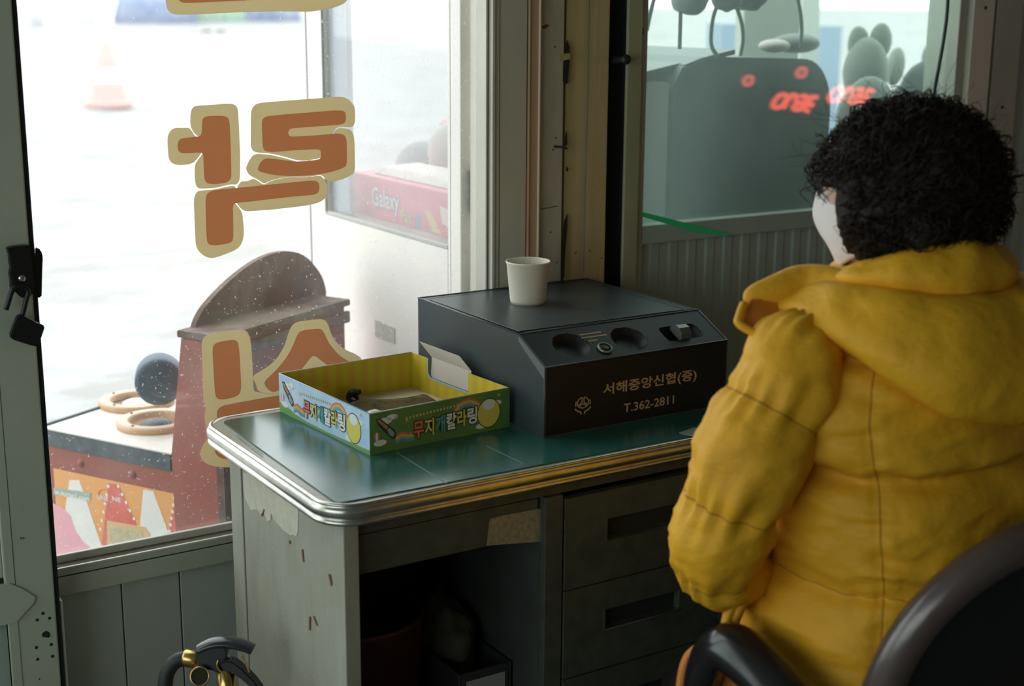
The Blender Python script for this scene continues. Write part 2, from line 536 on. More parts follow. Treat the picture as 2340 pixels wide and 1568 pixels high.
tube('head', [b1, b1 + (b1 - b0) / np.linalg.norm(b1 - b0) * 0.008], 0.0105, mat('dull_dark_steel', (0.05, 0.055, 0.05), 0.5, metal=0.6), bolt, 12)

# ---- window_2: right-hand window
w2 = S(thing('window_2', (2.45, Y_GL, 0.96), None, None))
g2 = glass_mat('hazy_side_glass', tint=(0.86, 0.93, 0.90), dust=0.15, base=0.07, dust_scale=2.5, dust_col=(0.66, 0.84, 0.77), specks=0.04)
box('pane', 1.91, 2.95, Y_GL - 0.0025, Y_GL + 0.0025, 0.99, 2.1, g2, w2)
box('bottom_rail', 1.91, 2.95, Y_IN + 0.012, Y_GL - 0.003, 0.966, 1.008, panel_m, w2, bevel=0.002)
box('outer_rail', 1.94, 2.95, Y_GL + 0.003, Y_OUT, 0.958, 0.992, panel_m, w2)
grn_strip = mat('greenish_stile_paint', (0.44, 0.45, 0.29), 0.6, n_scale=10, col2=(0.32, 0.34, 0.2), stretch=(1, 1, 0.2))
box('left_stile', 1.8515, 1.8905, Y_IN - 0.002, Y_IN + 0.006, 0.0, 2.1, grn_strip, w2, bevel=0.002)
box('stile_core', 1.8720, 1.8905, Y_IN + 0.006, Y_OUT, 0.0, 2.1, seam_m, w2)
box('left_bead', 1.8905, 1.9155, Y_IN + 0.012, Y_OUT, 0.0, 2.1, frame_m, w2, bevel=0.002)
box('right_bead', 2.898, 2.93, Y_IN + 0.016, Y_OUT, 0.958, 2.1, frame_m, w2, bevel=0.002)
box('right_stile', 2.93, 3.008, Y_IN, Y_OUT, 0.0, 2.1, mat('pale_right_stile_paint', (0.72, 0.68, 0.56), 0.45), w2, bevel=0.002)
box('right_gap', 3.008, 3.026, Y_IN + 0.02, Y_OUT, 0.0, 2.1, seam_m, w2)
box('right_cover', 3.026, 3.125, Y_IN + 0.005, Y_OUT, 0.0, 2.1, frame_m, w2, bevel=0.002)
box('head_rail', 1.94, 2.99, Y_IN, Y_OUT, 2.05, 2.1, frame_m, w2)
traced('paint_chip', [(1466, 60), (1470, 66), (1470, 78), (1466, 84), (1464, 72)], Y_IN + 0.012, seam_m, w2)
for px, py in [(2252, 18), (2290, 245), (2286, 330)]:
    lathe('screw', [(0.0001, 0.002), (0.004, 0.0018), (0.005, 0)], ony(px, py, Y_IN if px < 2262 else Y_IN + 0.005), seam_m, w2, 12, R=axisR((0, -1, 0)))

# ---- door_1: sliding door leaf at the left (white-grey aluminium)
d1 = S(thing('door_1', (0.1, 2.45, 0), None, None))
YD0, YD1 = 2.425, 2.462
XE = 0.574           # leading edge
door_m = mat('door_paint', (0.50, 0.54, 0.43), 0.45, n_scale=6, col2=(0.42, 0.46, 0.37), n_amt=0.6, bump=0.04, bump_scale=250)
box('lock_stile', XE - 0.084, XE, YD0, YD1, 0.01, 2.05, door_m, d1, bevel=0.003)
box('stile_line', XE - 0.0665, XE - 0.0657, YD0 - 0.0004, YD0 + 0.002, 0.49, 2.05, seam_m, d1)
box('edge_channel', XE, XE + 0.009, YD0 + 0.006, YD1 - 0.004, 0.01, 2.05, seam_m, d1)
box('edge_lip', XE + 0.009, XE + 0.014, YD0 + 0.008, YD1, 0.01, 0.44, door_m, d1)
box('glazing_bead', XE - 0.092, XE - 0.0842, YD0 + 0.006, YD1 - 0.012, 0.502, 2.05, frame_lt, d1, bevel=0.002)
box('bead_gasket', XE - 0.099, XE - 0.092, YD0 + 0.010, YD1 - 0.012, 0.502, 2.05, seam_m, d1)
box('pane', -0.36, XE - 0.09, YD0 + 0.017, YD0 + 0.021, 0.49, 2.05, g_plain, d1)
box('hinge_stile', -0.45, -0.355, YD0, YD1, 0.01, 2.05, door_m, d1, bevel=0.003)
box('top_rail', -0.45, XE, YD0, YD1, 2.0, 2.08, door_m, d1, bevel=0.003)
box('bead_bottom', -0.36, XE - 0.084, YD0 + 0.004, YD1 - 0.012, 0.494, 0.506, seam_m, d1, bevel=0.002)
mr = [(-0.4, 0.420), (XE - 0.071, 0.422), (XE - 0.064, 0.428), (XE - 0.038, 0.452), (XE - 0.035, 0.462), (XE - 0.058, 0.484), (XE - 0.076, 0.496), (-0.4, 0.496)]
prism('mid_rail', [(a, YD0 - 0.004, b) for a, b in mr], (0, 0.03, 0), door_m, d1)
box('lower_panel', -0.36, XE - 0.081, YD0 + 0.012, YD1 - 0.004, 0.03, 0.43, panel_m, d1)
box('lower_bead', XE - 0.084, XE - 0.066, YD0 - 0.0015, YD1 - 0.006, 0.03, 0.424, door_m, d1, bevel=0.002)
for px, py in [(98, 1402), (85, 1417), (113, 1413), (83, 1480), (117, 1473), (86, 1507), (120, 1500), (90, 1552), (48, 1230), (54, 1230), (29, 1363)]:
    lathe('screw_hole', [(0.0001, 0.0008), (0.0026 if py > 1400 and py < 1520 else 0.0013, 0.0006), (0.003 if 1400 < py < 1520 else 0.0015, 0)], ony(px, py, YD0), seam_m, d1, 12, R=axisR((0, -1, 0)))
traced('keyhole', [(95, 1450), (99, 1445), (106, 1442), (112, 1445), (114, 1452), (111, 1457), (104, 1456), (98, 1456)], YD0, seam_m, d1)
# glazing left of the door and its door post
w3 = S(thing('window_3', (-1.4, Y_GL, 0.4), None, None))
box('pane', -2.3, -0.46, Y_GL - 0.0025, Y_GL + 0.0025, 0.45, 2.06, g_plain, w3)
box('bottom_rail', -2.3, -0.46, Y_IN, Y_OUT, 0.40, 0.46, frame_m, w3)
box('wainscot', -2.3, -0.46, 2.507, 2.56, 0.0, 0.40, panel_m, w3)
for xx in (-2.3, -1.4, -0.5):
    box('mullion', xx, xx + 0.05, Y_IN, Y_OUT, 0.40, 2.1, frame_m, w3)
box('door_head', -0.46, 0.50, Y_IN, Y_OUT, 2.06, 2.1, frame_m, w3)

# ---- door_2: white glazed door leaf standing open outside, hinged at the window jamb
d2 = S(thing('door_2', (1.53, 3.0, -0.05), None, None))
g3 = glass_mat('leaf_glass', tint=(0.95, 0.96, 0.96), dust=0.30, base=0.22, dust_scale=3, dust_col=(0.9, 0.9, 0.9), specks=0.05)
XL0, XL1 = 1.52, 1.555
box('near_stile', XL0, XL1, 2.615, 2.672, -0.03, 2.08, white_door, d2, bevel=0.003)
box('far_stile', XL0, XL1, 3.298, 3.40, -0.03, 2.08, white_door, d2, bevel=0.003)
box('far_edge_seal', XL0 - 0.001, XL1, 3.388, 3.393, -0.03, 2.08, seam_m, d2)
box('stile_seal', XL0 - 0.001, XL0 + 0.004, 3.296, 3.3, 0.97, 2.0, mat('grey_seal', (0.25, 0.26, 0.26), 0.6), d2)
box('bottom_panel', XL0, XL1, 2.672, 3.298, -0.03, 0.962, white_door, d2)
box('top_rail', XL0, XL1, 2.672, 3.298, 2.0, 2.08, white_door, d2)
box('pane', XL0 + 0.015, XL0 + 0.02, 2.672, 3.298, 0.962, 2.0, g3, d2)
box('pane_reflection_bar', XL0 + 0.021, XL1, 3.20, 3.298, 0.962, 2.0, mat('blue_grey_reflection', (0.5, 0.54, 0.6), 0.5), d2)  # bar of bluish reflection in the pane, built as a coloured strip
gas = mat('grey_gasket', (0.45, 0.44, 0.42), 0.6)
box('pane_gasket', XL0 - 0.001, XL0 + 0.016, 2.672, 3.288, 0.962, 0.972, gas, d2, bevel=0.002)
lab = [onx(x, y, XL0) for x, y in [(858, 730), (903, 750), (903, 786), (858, 768)]]
prism('label_plate', lab, (-0.0015, 0, 0), mat('faded_silver_label', (0.42, 0.40, 0.35), 0.5, n_scale=90, col2=(0.6, 0.58, 0.5)), d2)
for z in (0.25, 1.05, 1.85):
    lathe('hinge', [(0.0001, 0), (0.009, 0), (0.009, 0.09), (0.0001, 0.09)], (1.548, 2.606, z), steel_m, d2, 14)

# ================================================================== OUTSIDE
def ground_z(x, y):
    d = max(0.0, y - 15.0)
    return -0.08 + 0.035 * d
gx = np.concatenate([np.linspace(-14, 20, 69), np.linspace(21, 90, 24)])
gy = np.concatenate([np.linspace(2.6, 12, 60), np.linspace(12.5, 60, 50)])
gv, gf = [], []
for j, yy in enumerate(gy):
    for i, xx in enumerate(gx):
        b = 0.02 * noise.noise(Vector((xx * .7, yy * .7, 0))) + 0.012 * noise.noise(Vector((xx * 3, yy * 3, 1)))
        gv.append((xx, yy, ground_z(xx, yy) + (b if yy > 3.0 else b * (yy - 2.6) / .4)))
nx_ = len(gx)
for j in range(len(gy) - 1):
    for i in range(nx_ - 1):
        gf.append((j * nx_ + i, j * nx_ + i + 1, (j + 1) * nx_ + i + 1, (j + 1) * nx_ + i))
snow_m = mat('patchy_snow_on_paving', (0.285, 0.272, 0.258), 0.9, n_scale=2.2, col2=(0.35, 0.35, 0.352), n_amt=1.0, n_detail=6, stretch=(0.6, 1.0, 1), ramp=(0.42, 0.52))
gr = mesh('ground', gv, gf, snow_m, None, True)
gr['kind'] = 'structure'

# far blue tarpaulin stalls
def at_ground(px, py):
    d = ray(px, py)
    lo, hi = 1.0, 80.0
    for _ in range(60):
        mid = (lo + hi) / 2
        p = CAM + d * mid
        if p[2] > ground_z(p[0], p[1]): lo = mid
        else: hi = mid
    return CAM + d * lo
tarp_b = mat('haze_paled_blue_tarp', (0.28, 0.34, 0.52), 0.7, n_scale=1.6, col2=(0.5, 0.55, 0.66), n_amt=0.9)  # tarp colours paled to imitate the bright veil over the yard
tarp_g = mat('haze_paled_green_tarp', (0.40, 0.62, 0.45), 0.7, n_scale=2, col2=(0.55, 0.7, 0.6))
def tarp(px0, px1, py, m, label, hgt=2.2):
    a, b = at_ground(px0, py), at_ground(px1, py)
    b = np.array([b[0], a[1] + (b[1] - a[1]) * 0.3, a[2]])
    t = thing('tarp_stack', (a + b) / 2, label, 'tarpaulin', 'tarpaulin covered stacks across the yard')
    n = 24
    rings = []
    dirv = (b - a)
    back = np.array([0.1, 1.0, 0]) * 2.0
    for i in range(n + 1):
        s_ = i / n
        p = a + dirv * s_
        w = [0.08 * noise.noise(Vector((i * .4, k * 1.3, px0))) for k in range(6)]
        rings.append(np.array([p + [0, w[0], -0.05], p + [0, .1 + w[1], hgt * .5], p + [0, .3 + w[2], hgt + w[3]], p + back + [0, 0, hgt + w[4]], p + back + [0, 0, -0.05]]))
    loft('tarp_cover', rings, m, t, True)
    return t
tarp(272, 452, 54, tarp_b, 'haze-paled blue tarpaulin stack across the snowy yard beside the cone')
tarp(450, 560, 50, tarp_g, 'pale green tarpaulin stack between the blue ones across the yard')
tarp(560, 688, 49, tarp_b, 'haze-paled blue tarpaulin stack across the yard beside the white door')
t = thing('timber_pallet', at_ground(480, 72), 'weathered timber pallet lying on the snow before the tarpaulins', 'pallet')
pc = at_ground(478, 73)
wood_far = mat('weathered_pallet_wood', (0.5, 0.46, 0.4), 0.8)
for k in range(5):
    box('slat', pc[0] - .45, pc[0] + .45, pc[1] - .3 + k * .14, pc[1] - .2 + k * .14, pc[2] + .06, pc[2] + .085, wood_far, t)
for k in range(3):
    box('bearer', pc[0] - .45 + k * .40, pc[0] - .35 + k * .40, pc[1] - .3, pc[1] + .36, pc[2] - .02, pc[2] + .06, wood_far, t)

# traffic cone with a white bag pulled over its tip
cb = at_ground(250, 246)
dC = (MC @ (cb - CAM))[1]
u = dC / FPX
cone = thing('traffic_cone', cb, 'haze-paled red and white traffic cone out on the snowy yard', 'cone')
cone_r = mat('haze_paled_red_plastic', (0.62, 0.36, 0.33), 0.6)  # red mixed pale to stand in for haze and overexposure outdoors
cone_w = mat('white_reflective_band', (0.85, 0.85, 0.84), 0.5)
lathe('base', [(0.001, 0), (50 * u, 0), (54 * u, 3 * u), (54 * u, 14 * u), (44 * u, 18 * u), (0.001, 18 * u)], cb, cone_r, cone, 8)
lathe('lower_body', [(42 * u, 18 * u), (32 * u, 60 * u)], cb, cone_r, cone, 28)
lathe('band', [(32.5 * u, 58 * u), (26.5 * u, 88 * u)], cb, cone_w, cone, 28)
lathe('upper_body', [(26 * u, 87 * u), (13 * u, 148 * u), (0.001, 150 * u)], cb, cone_r, cone, 28)
bagp = []
for r, h in [(12, 140), (15, 170), (22, 205), (30, 240), (34, 270), (26, 300), (14, 318), (0.2, 322)]:
    bagp.append((r * u, h * u))
o = lathe('plastic_bag', bagp, cb, mat('white_plastic_film', (0.86, 0.86, 0.86), 0.35), None, 24)
for v in o.data.vertices:
    f_ = noise.noise(v.co * 3.0) * 0.05
    v.co.x += f_
    v.co.y -= f_
tag(o, 'white plastic bag pulled over the tip of the traffic cone', 'bag')
pb = at_ground(85, 62)
o = tube('barrier_post', [pb, pb + np.array([0, 0, 1.4])], 0.16, mat('pale_post_paint', (0.7, 0.68, 0.72), 0.6), None, 12)
o.data.materials[0] = mat('pale_post_paint', (0.7, 0.68, 0.72), 0.6)
tag(o, 'pale short post standing in the snow behind the traffic cone', 'post')

# ---- children's hammer game machine just outside the lettered window
mA = ony(508, 1000, 2.80); mA[2] = 0.0
mu = np.array([-.48, .877, 0]); mu /= np.linalg.norm(mu)
mv = np.array([.877, .48, 0]); mv -= mu * (mv @ mu); mv /= np.linalg.norm(mv)
mz = np.array([0, 0, 1.0])
def mp(l, w, z):
    return mA + mu * l + mv * w + mz * z
red_m = mat('weathered_red_board', (0.33, 0.066, 0.04), 0.6, n_scale=5, col2=(0.25, 0.075, 0.05), n_amt=0.8, n_detail=7, bump=0.08, bump_scale=90)
brown_m = mat('dirty_brown_board', (0.095, 0.038, 0.024), 0.7, n_scale=7, col2=(0.22, 0.17, 0.145), n_amt=1.0, n_detail=10, stretch=(1, 1, 0.6), ramp=(0.42, 0.62))
navy_m = mat('dark_navy_edging', (0.035, 0.05, 0.06), 0.6, n_scale=40, col2=(0.10, 0.13, 0.14), n_amt=0.6)
cream_top = mat('cream_play_top', (0.72, 0.69, 0.64), 0.5, n_scale=4, col2=(0.6, 0.57, 0.52))
ring_m = mat('orange_tan_ring', (0.50, 0.26, 0.10), 0.5, n_scale=12, col2=(0.6, 0.42, 0.25), n_amt=0.6)
mach = thing('hammer_game', mp(0.3, 0.23, -0.08), 'small red hammer game machine with cream top outside the lettered window', 'game machine')
def mbox(name, l0, l1, w0, w1, z0, z1, m, bevel=0.003):
    R = Matrix((mu.tolist(), mv.tolist(), mz.tolist())).transposed()
    # build in local axes then rotate; (mu, mv, mz) is left-handed so use prism
    pts = [mp(l0, w0, z0), mp(l1, w0, z0), mp(l1, w1, z0), mp(l0, w1, z0)]
    return prism(name, pts, (0, 0, z1 - z0), m, mach, bevel=bevel)
mbox('body', 0.01, 0.545, 0.004, 0.455, -0.08, 0.478, red_m)
mbox('edge_band', 0.15, 0.548, -0.001, 0.459, 0.474, 0.512, navy_m, 0.002)
mbox('play_top', 0.15, 0.545, 0.002, 0.456, 0.512, 0.516, cream_top, 0.001)
mbox('far_edge_trim', 0.548, 0.556, -0.001, 0.459, 0.50, 0.52, navy_m, 0.001)
cab = [(0.0, -0.08), (0.15, -0.08), (0.15, 0.512), (0.105, 0.785), (0.0, 0.785)]
prism('cabinet', [mp(l, 0, z) for l, z in cab], mv * 0.455, red_m, mach, bevel=0.003)
mbox('cabinet_lid', -0.012, 0.112, -0.004, 0.462, 0.785, 0.80, brown_m, 0.002)
mbox('lid_lip', -0.014, -0.002, 0.0, 0.458, 0.745, 0.772, brown_m, 0.002)
mbox('corner_strip', -0.006, 0.018, -0.004, 0.022, -0.08, 0.785, brown_m, 0.002)
arc = smooth_path([(.035, .785), (.05, .815), (.085, .845), (.165, .885), (.26, .915), (.353, .921), (.43, .90), (.49, .85), (.512, .81), (.515, .785)], 40)
prism('header_board', [mp(.112, w, z) for w, z in arc], mu * -0.014, brown_m, mach)
for zc in (0.60, 0.70):
    for wc in (0.05, 0.40):
        lathe('bolt', [(0.0001, 0.004), (0.006, 0.003), (0.008, 0)], mp(0, wc, zc), brown_m, mach, 10, R=axisR(-mu))
for lc in (0.43, 0.27):
    lathe('bolt', [(0.0001, 0.006), (0.008, 0.004), (0.011, 0)], mp(lc, 0.004, 0.447), red_m, mach, 12, R=axisR(-mv))
# rings with sunken holes and the domes inside
for (l, w), dome in (((0.50, 0.265), cream_top), ((0.335, 0.155), navy_m)):
    c = mp(l, w, 0.516)
    hole = lathe('hole_ring', [(0.090, 0), (0.092, 0.003), (0.092, 0.011), (0.090, 0.014), (0.0865, 0.0152), (0.066, 0.0152), (0.0635, 0.0135), (0.062, 0.010), (0.058, 0.001)], c, ring_m, mach, 44)
    lathe('ring_face', [(0.0865, 0.0153), (0.0665, 0.0154)], c, mat('lit_ring_face', (0.58, 0.45, 0.33), 0.5), hole, 44)  # overexposed top of the ring put into a paler colour
    lathe('hole_floor', [(0.057, 0.0015), (0.03, 0.001), (0.0005, 0.001)], c, mat('dark_hole', (0.30, 0.15, 0.06), 0.8), hole, 30)
    lathe('dome', [(0.036, 0.001), (0.034, 0.005), (0.025, 0.009), (0.012, 0.0115), (0.0005, 0.012)], c, dome, hole, 28)
    for k in range(4):
        a = k * math.pi / 2 + .5
        lathe('ring_screw', [(0.0001, 0.002), (0.003, 0.001), (0.004, 0)], c + np.array([math.cos(a) * .077, math.sin(a) * .077, .0165]), seam_m, hole, 8)
# printed side art: bunting of orange, white and red wedges with lamp dots (mascot left out)
ao = mp(0.52, 0.0035, 0.0)
ax_, ay_ = -mu, mz
orange_m = mat('orange_print', (0.80, 0.33, 0.07), 0.5, n_scale=10, col2=(0.8, 0.42, 0.16), n_amt=0.5)
redp_m = mat('red_print', (0.68, 0.09, 0.06), 0.5, n_scale=14, col2=(0.75, 0.25, 0.2), n_amt=0.7)
whitep_m = mat('white_print', (0.80, 0.77, 0.72), 0.5)
pink_m = mat('pink_print', (0.80, 0.36, 0.42), 0.5)
art = decal('side_art', [(0.0, 0.06), (0.5, 0.06), (0.5, 0.423), (0.0, 0.420)], ao, ax_, ay_, orange_m, mach, 0.0008)
def artd(name, pts, m, lift=0.0010, th=0.0005):
    return decal(name, pts, ao - mv * lift, ax_, ay_, m, art, th)
def side_lz(px, py):
    n = np.array([mu[1], -mu[0], 0]); d = ray(px, py)
    p = CAM + d * (((mA - CAM) @ n) / (d @ n))
    return (0.52 - (p - mA) @ mu, p[2])
def apx(*pts):
    return [side_lz(x, y) for x, y in pts]
artd('white_wedge', apx((157, 1098), (180, 1098), (245, 1290), (130, 1290)), whitep_m)
artd('white_wedge', apx((326, 1120), (349, 1124), (410, 1290), (310, 1290)), whitep_m)
artd('red_wedge', apx((246, 1105), (268, 1108), (315, 1210), (330, 1290), (225, 1290), (238, 1190)), redp_m)
artd('red_wedge', apx((398, 1136), (460, 1148), (485, 1215), (495, 1290), (378, 1290), (386, 1200)), redp_m)
for (a, b), (c_, d_) in (((246, 1112), (228, 1210)), ((269, 1112), (314, 1205)), ((397, 1140), (386, 1215)), ((464, 1158), (482, 1212))):
    for k in range(6):
        t_ = k / 5
        l, z = side_lz(a + (c_ - a) * t_, b + (d_ - b) * t_)
        artd('lamp_dot', ell(l, z, 0.0042, 0.0042, 10), whitep_m, 0.0014)
artd('pink_patch', apx((116, 1150), (140, 1158), (160, 1180), (172, 1215), (190, 1240), (220, 1262), (226, 1300), (116, 1300)), pink_m, 0.0014)
artd('tan_block', apx((243, 1190), (330, 1205), (342, 1220), (340, 1290), (245, 1290)), mat('tan_print', (0.66, 0.44, 0.22), 0.5), 0.0018)
artd('picture_block', apx((252, 1205), (325, 1216), (325, 1290), (252, 1290)), mat('olive_print', (0.42, 0.36, 0.22), 0.5, n_scale=60, col2=(0.6, 0.5, 0.3)), 0.0023)
def art_text(s, p0, p1, hgt, m, bold=0.03, lift=0.0022):
    l0, z0 = side_lz(*p0); l1, z1 = side_lz(*p1)
    o3 = ao - mv * lift + ax_ * l0 + ay_ * z0
    return text('lettering', s, 1, o3, ax_, ay_, m, art, bold=bold, width=l1 - l0, height=hgt)
artd('letter_backing', apx((121, 1115), (206, 1127), (206, 1143), (121, 1131)), mat('grey_green_print', (0.35, 0.42, 0.36), 0.5), 0.0014)
art_text('w.nurse1.com', (124, 1130), (203, 1141), 0.014, whitep_m, 0.02)
artd('badge_ring', arcband(*side_lz(245, 1135), 0.028, 0.0305, 0, 360, 24, 0.55), redp_m, 0.0014)
art_text('URSE', (221, 1141), (247, 1143), 0.011, whitep_m, 0.02)
art_text('NE', (256, 1145), (275, 1147), 0.011, whitep_m, 0.02)
# hammer resting on the play top against the cabinet
hc = onz(364, 866, 0.630)
ham = thing('toy_hammer', mp(0.2, 0.30, 0.516), 'dark blue padded toy hammer resting on the game machine', 'toy hammer')
hax = np.array([0.33, 0.94, -0.05]); hax /= np.linalg.norm(hax)
navy_h = mat('dark_blue_rubber', (0.03, 0.055, 0.09), 0.6, n_scale=30, col2=(0.08, 0.11, 0.14), n_amt=0.6)
lathe('head', [(0.0005, -0.05), (0.044, -0.05), (0.052, -0.046), (0.055, -0.038), (0.055, 0.038), (0.05, 0.048), (0.0005, 0.05)], hc, navy_h, ham, 36, R=axisR(hax))
tube('handle', [hc + np.array([0.0, 0, -.03]), hc * .45 + mp(0.20, 0.30, 0.518) * .55, mp(0.20, 0.30, 0.518)], 0.012, black_m, ham, 12)

# ---- prize table and prizes behind the open door leaf
tbl_m = mat('pale_table_laminate', (0.6, 0.58, 0.54), 0.5)
tb = thing('prize_table', (1.9, 3.0, -0.08), 'pale prize table standing outside behind the open white door', 'table')
box('table_top', 1.565, 1.96, 2.66, 3.40, 0.935, 0.962, tbl_m, tb, bevel=0.004)
for xx in (1.60, 1.92):
    for yy in (2.70, 3.35):
        box('leg', xx - .015, xx + .015, yy - .015, yy + .015, -0.09, 0.935, steel_m, tb)
pk = mat('pink_carton', (0.80, 0.13, 0.20), 0.5, n_scale=8, col2=(0.8, 0.25, 0.35), n_amt=0.8)
XB = 1.60
gb = thing('toy_carton', (1.68, 2.96, 0.962), 'pink toy carton lettered Galaxy lying on the prize table', 'carton')
def bpx(px, py, X=XB):
    p = onx(px, py, X); return p
gtop_l, gtop_r = onx(812, 395, XB), onx(1030, 455, XB)
yb0, yb1 = 2.70, 3.32
zt_b = float(gtop_l[2])
prism('carton_body', [(XB, yb0, 0.963), (XB + .17, yb0, 0.963), (XB + .17, yb0, zt_b + .004), (XB, yb0, zt_b)], (0, yb1 - yb0, 0), pk, gb, bevel=0.002)
pastel = mat('pastel_toys_print', (0.75, 0.6, 0.5), 0.5, n_scale=30, col2=(0.85, 0.82, 0.8))
prism('blister_window', [(XB + .03, yb0 + .05, zt_b + 0.001), (XB + .165, yb0 + .05, zt_b + 0.004), (XB + .165, yb0 + .05, zt_b + 0.022), (XB + .05, yb0 + .05, zt_b + 0.018)], (0, yb1 - yb0 - .12, 0), pastel, gb, bevel=0.004)
bx, by = np.array([0, -1.0, 0]), np.array([0, 0, 1.0])
blue_o = mat('blue_outline_print', (0.16, 0.22, 0.42), 0.5)
yel_p = mat('yellow_print', (0.75, 0.62, 0.12), 0.5)
p0, p1 = onx(850, 468, XB - .001), onx(915, 500, XB - .001)
hh = 0.068
o3 = np.array([XB - .0012, p0[1], (p0[2] + p1[2]) / 2 - 0.01])
wgt = p0[1] - p1[1]
text('lettering_outline', 'Galaxy', 1, o3, bx, by, blue_o, gb, bold=0.075, width=wgt, height=hh)
text('lettering', 'Galaxy', 1, o3 + np.array([-.0008, -.003, .003]), bx, by, whitep_m, gb, bold=0.01, width=wgt * .95, height=hh * .92)
p0, p1 = onx(917, 500, XB - .001), onx(942, 512, XB - .001)
o3 = np.array([XB - .0012, p0[1], (p0[2] + p1[2]) / 2 - 0.005])
text('lettering_outline', 'Pals', 1, o3, bx, by, blue_o, gb, bold=0.06, width=p0[1] - p1[1], height=0.032)
text('lettering', 'Pals', 1, o3 + np.array([-.0008, -.001, .002]), bx, by, yel_p, gb, bold=0.01, width=(p0[1] - p1[1]) * .94, height=0.029)
teal_p = mat('teal_print', (0.10, 0.30, 0.40), 0.5)
for pts, m_ in (([(950, 490), (965, 492), (962, 540), (948, 536)], teal_p), ([(972, 515), (985, 530), (996, 552), (972, 544)], teal_p),
                ([(970, 480), (985, 485), (1008, 556), (990, 550)], yel_p), ([(1005, 470), (1025, 480), (1025, 520), (1010, 510)], whitep_m),
                ([(780, 395), (795, 400), (790, 450), (775, 430)], yel_p), ([(800, 398), (812, 402), (806, 440), (797, 436)], teal_p)):
    prism('print_patch', [np.maximum(onx(x, y, XB - .0006), [-9, -9, .966]) for x, y in pts], (-0.0005, 0, 0), m_, gb)

# plush toys: soft bodies as one lathe/ellipsoid part each
def ellipsoid(name, c, r, m, parent, R=None, nu=28, nv=20, lump=0.0):
    c = np.asarray(c, float)
    rings = []
    for i in range(nv + 1):
        th = math.pi * i / nv
        th = min(max(th, 0.02), math.pi - 0.02)
        a = np.linspace(0, 2 * np.pi, nu, endpoint=False)
        p = np.stack([r[0] * math.sin(th) * np.cos(a), r[1] * math.sin(th) * np.sin(a), np.full(nu, -r[2] * math.cos(th))], 1)
        if R is not None: p = p @ np.asarray(R).T
        if lump:
            p = p * (1 + lump * np.array([noise.noise(Vector((c + q).tolist()) * 14) + .6 * noise.noise(Vector((c + q).tolist()) * 45) for q in p]))[:, None]
        rings.append(c + p)
    return loft(name, rings, m, parent, True)
grey_pl = mat('grey_plush', (0.20, 0.21, 0.21), 0.95, bump=0.3, bump_scale=300, sheen=0.4)
lt_pl = mat('pale_plush', (0.62, 0.55, 0.50), 0.95, bump=0.3, bump_scale=300, sheen=0.4)
green_pl = mat('grey_green_plush', (0.16, 0.18, 0.155), 0.95, bump=0.3, bump_scale=300, sheen=0.5)
dark_pl = mat('dark_teal_plush', (0.055, 0.075, 0.07), 0.95, bump=0.3, bump_scale=300, sheen=0.4)
pb_ = onx(985, 420, 1.86)
pl = thing('plush_toy', (1.86, pb_[1], 0.962), 'grey plush toy with pale head standing behind the pink carton', 'plush toy')
pbc = onx(968, 392, 1.87)
ellipsoid('body', pbc, (0.075, 0.095, float(pbc[2]) - 0.958), grey_pl, pl, lump=0.02)
ellipsoid('head', onx(1042, 350, 1.88), (0.075, 0.075, 0.085), lt_pl, pl, lump=0.05)
ellipsoid('arm', onx(1000, 440, 1.795), (0.03, 0.09, 0.035), lt_pl, pl)
ellipsoid('ear', onx(1021, 285, 1.88), (0.016, 0.028, 0.016), pink_m, pl)

# ---- dark arcade cabinet and plush toys behind the hazy right-hand window
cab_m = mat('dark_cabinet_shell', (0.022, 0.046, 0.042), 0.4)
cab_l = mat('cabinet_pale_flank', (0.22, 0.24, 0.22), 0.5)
YC = 2.74
c0, c1 = ony(1535, 300, YC), ony(1898, 300, YC)
ztc = float(ony(1700, 128, YC)[2])
xa, xb = float(c0[0]), float(c1[0])
ac = thing('arcade_cabinet', ((xa + xb) / 2, 3.0, -0.08), 'black arcade cabinet with rounded top shoulder behind the hazy window', 'arcade machine')
prof = [(xa, -0.08), (xb, -0.08), (xb, ztc - 0.16)] + [(xb - 0.10 + 0.10 * math.cos(a), ztc - 0.14 + 0.13 * math.sin(a)) for a in np.linspace(0, math.pi / 2, 10)] + [(xa + 0.10, ztc), (xa + 0.035, ztc - 0.02), (xa, ztc - 0.08)]
prism('shell', [(x, YC, z) for x, z in prof], (0, 0.42, 0), cab_m, ac, bevel=0.006)
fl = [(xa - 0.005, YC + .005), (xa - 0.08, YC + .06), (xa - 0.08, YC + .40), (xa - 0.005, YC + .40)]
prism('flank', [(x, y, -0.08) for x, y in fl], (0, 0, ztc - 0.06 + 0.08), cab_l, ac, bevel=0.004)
prism('top_plate', [(xa - 0.085, YC + .055, ztc - 0.055), (xa + 0.2, YC + .01, ztc + .004), (xa + 0.2, YC + .40, ztc + .004), (xa - 0.085, YC + .40, ztc - .055)], (0, 0, 0.012), cab_m, ac)

def plush(px, py, D, label, parts, name='plush_toy', grp=None):
    c = atd(px, py, D)
    t = thing(name, (c[0], c[1], 1.05), label, 'plush toy', grp)
    for nm, dx, dz, dd, r, m_, tilt in parts:
        cc = atd(px + dx, py + dz, D + dd)
        R_ = Matrix.Rotation(math.radians(tilt), 3, 'Y')
        ellipsoid(nm, cc, r, m_, t, R=np.array(R_), lump=0.04)
    return t
DP = 4.25
UU = DP / FPX
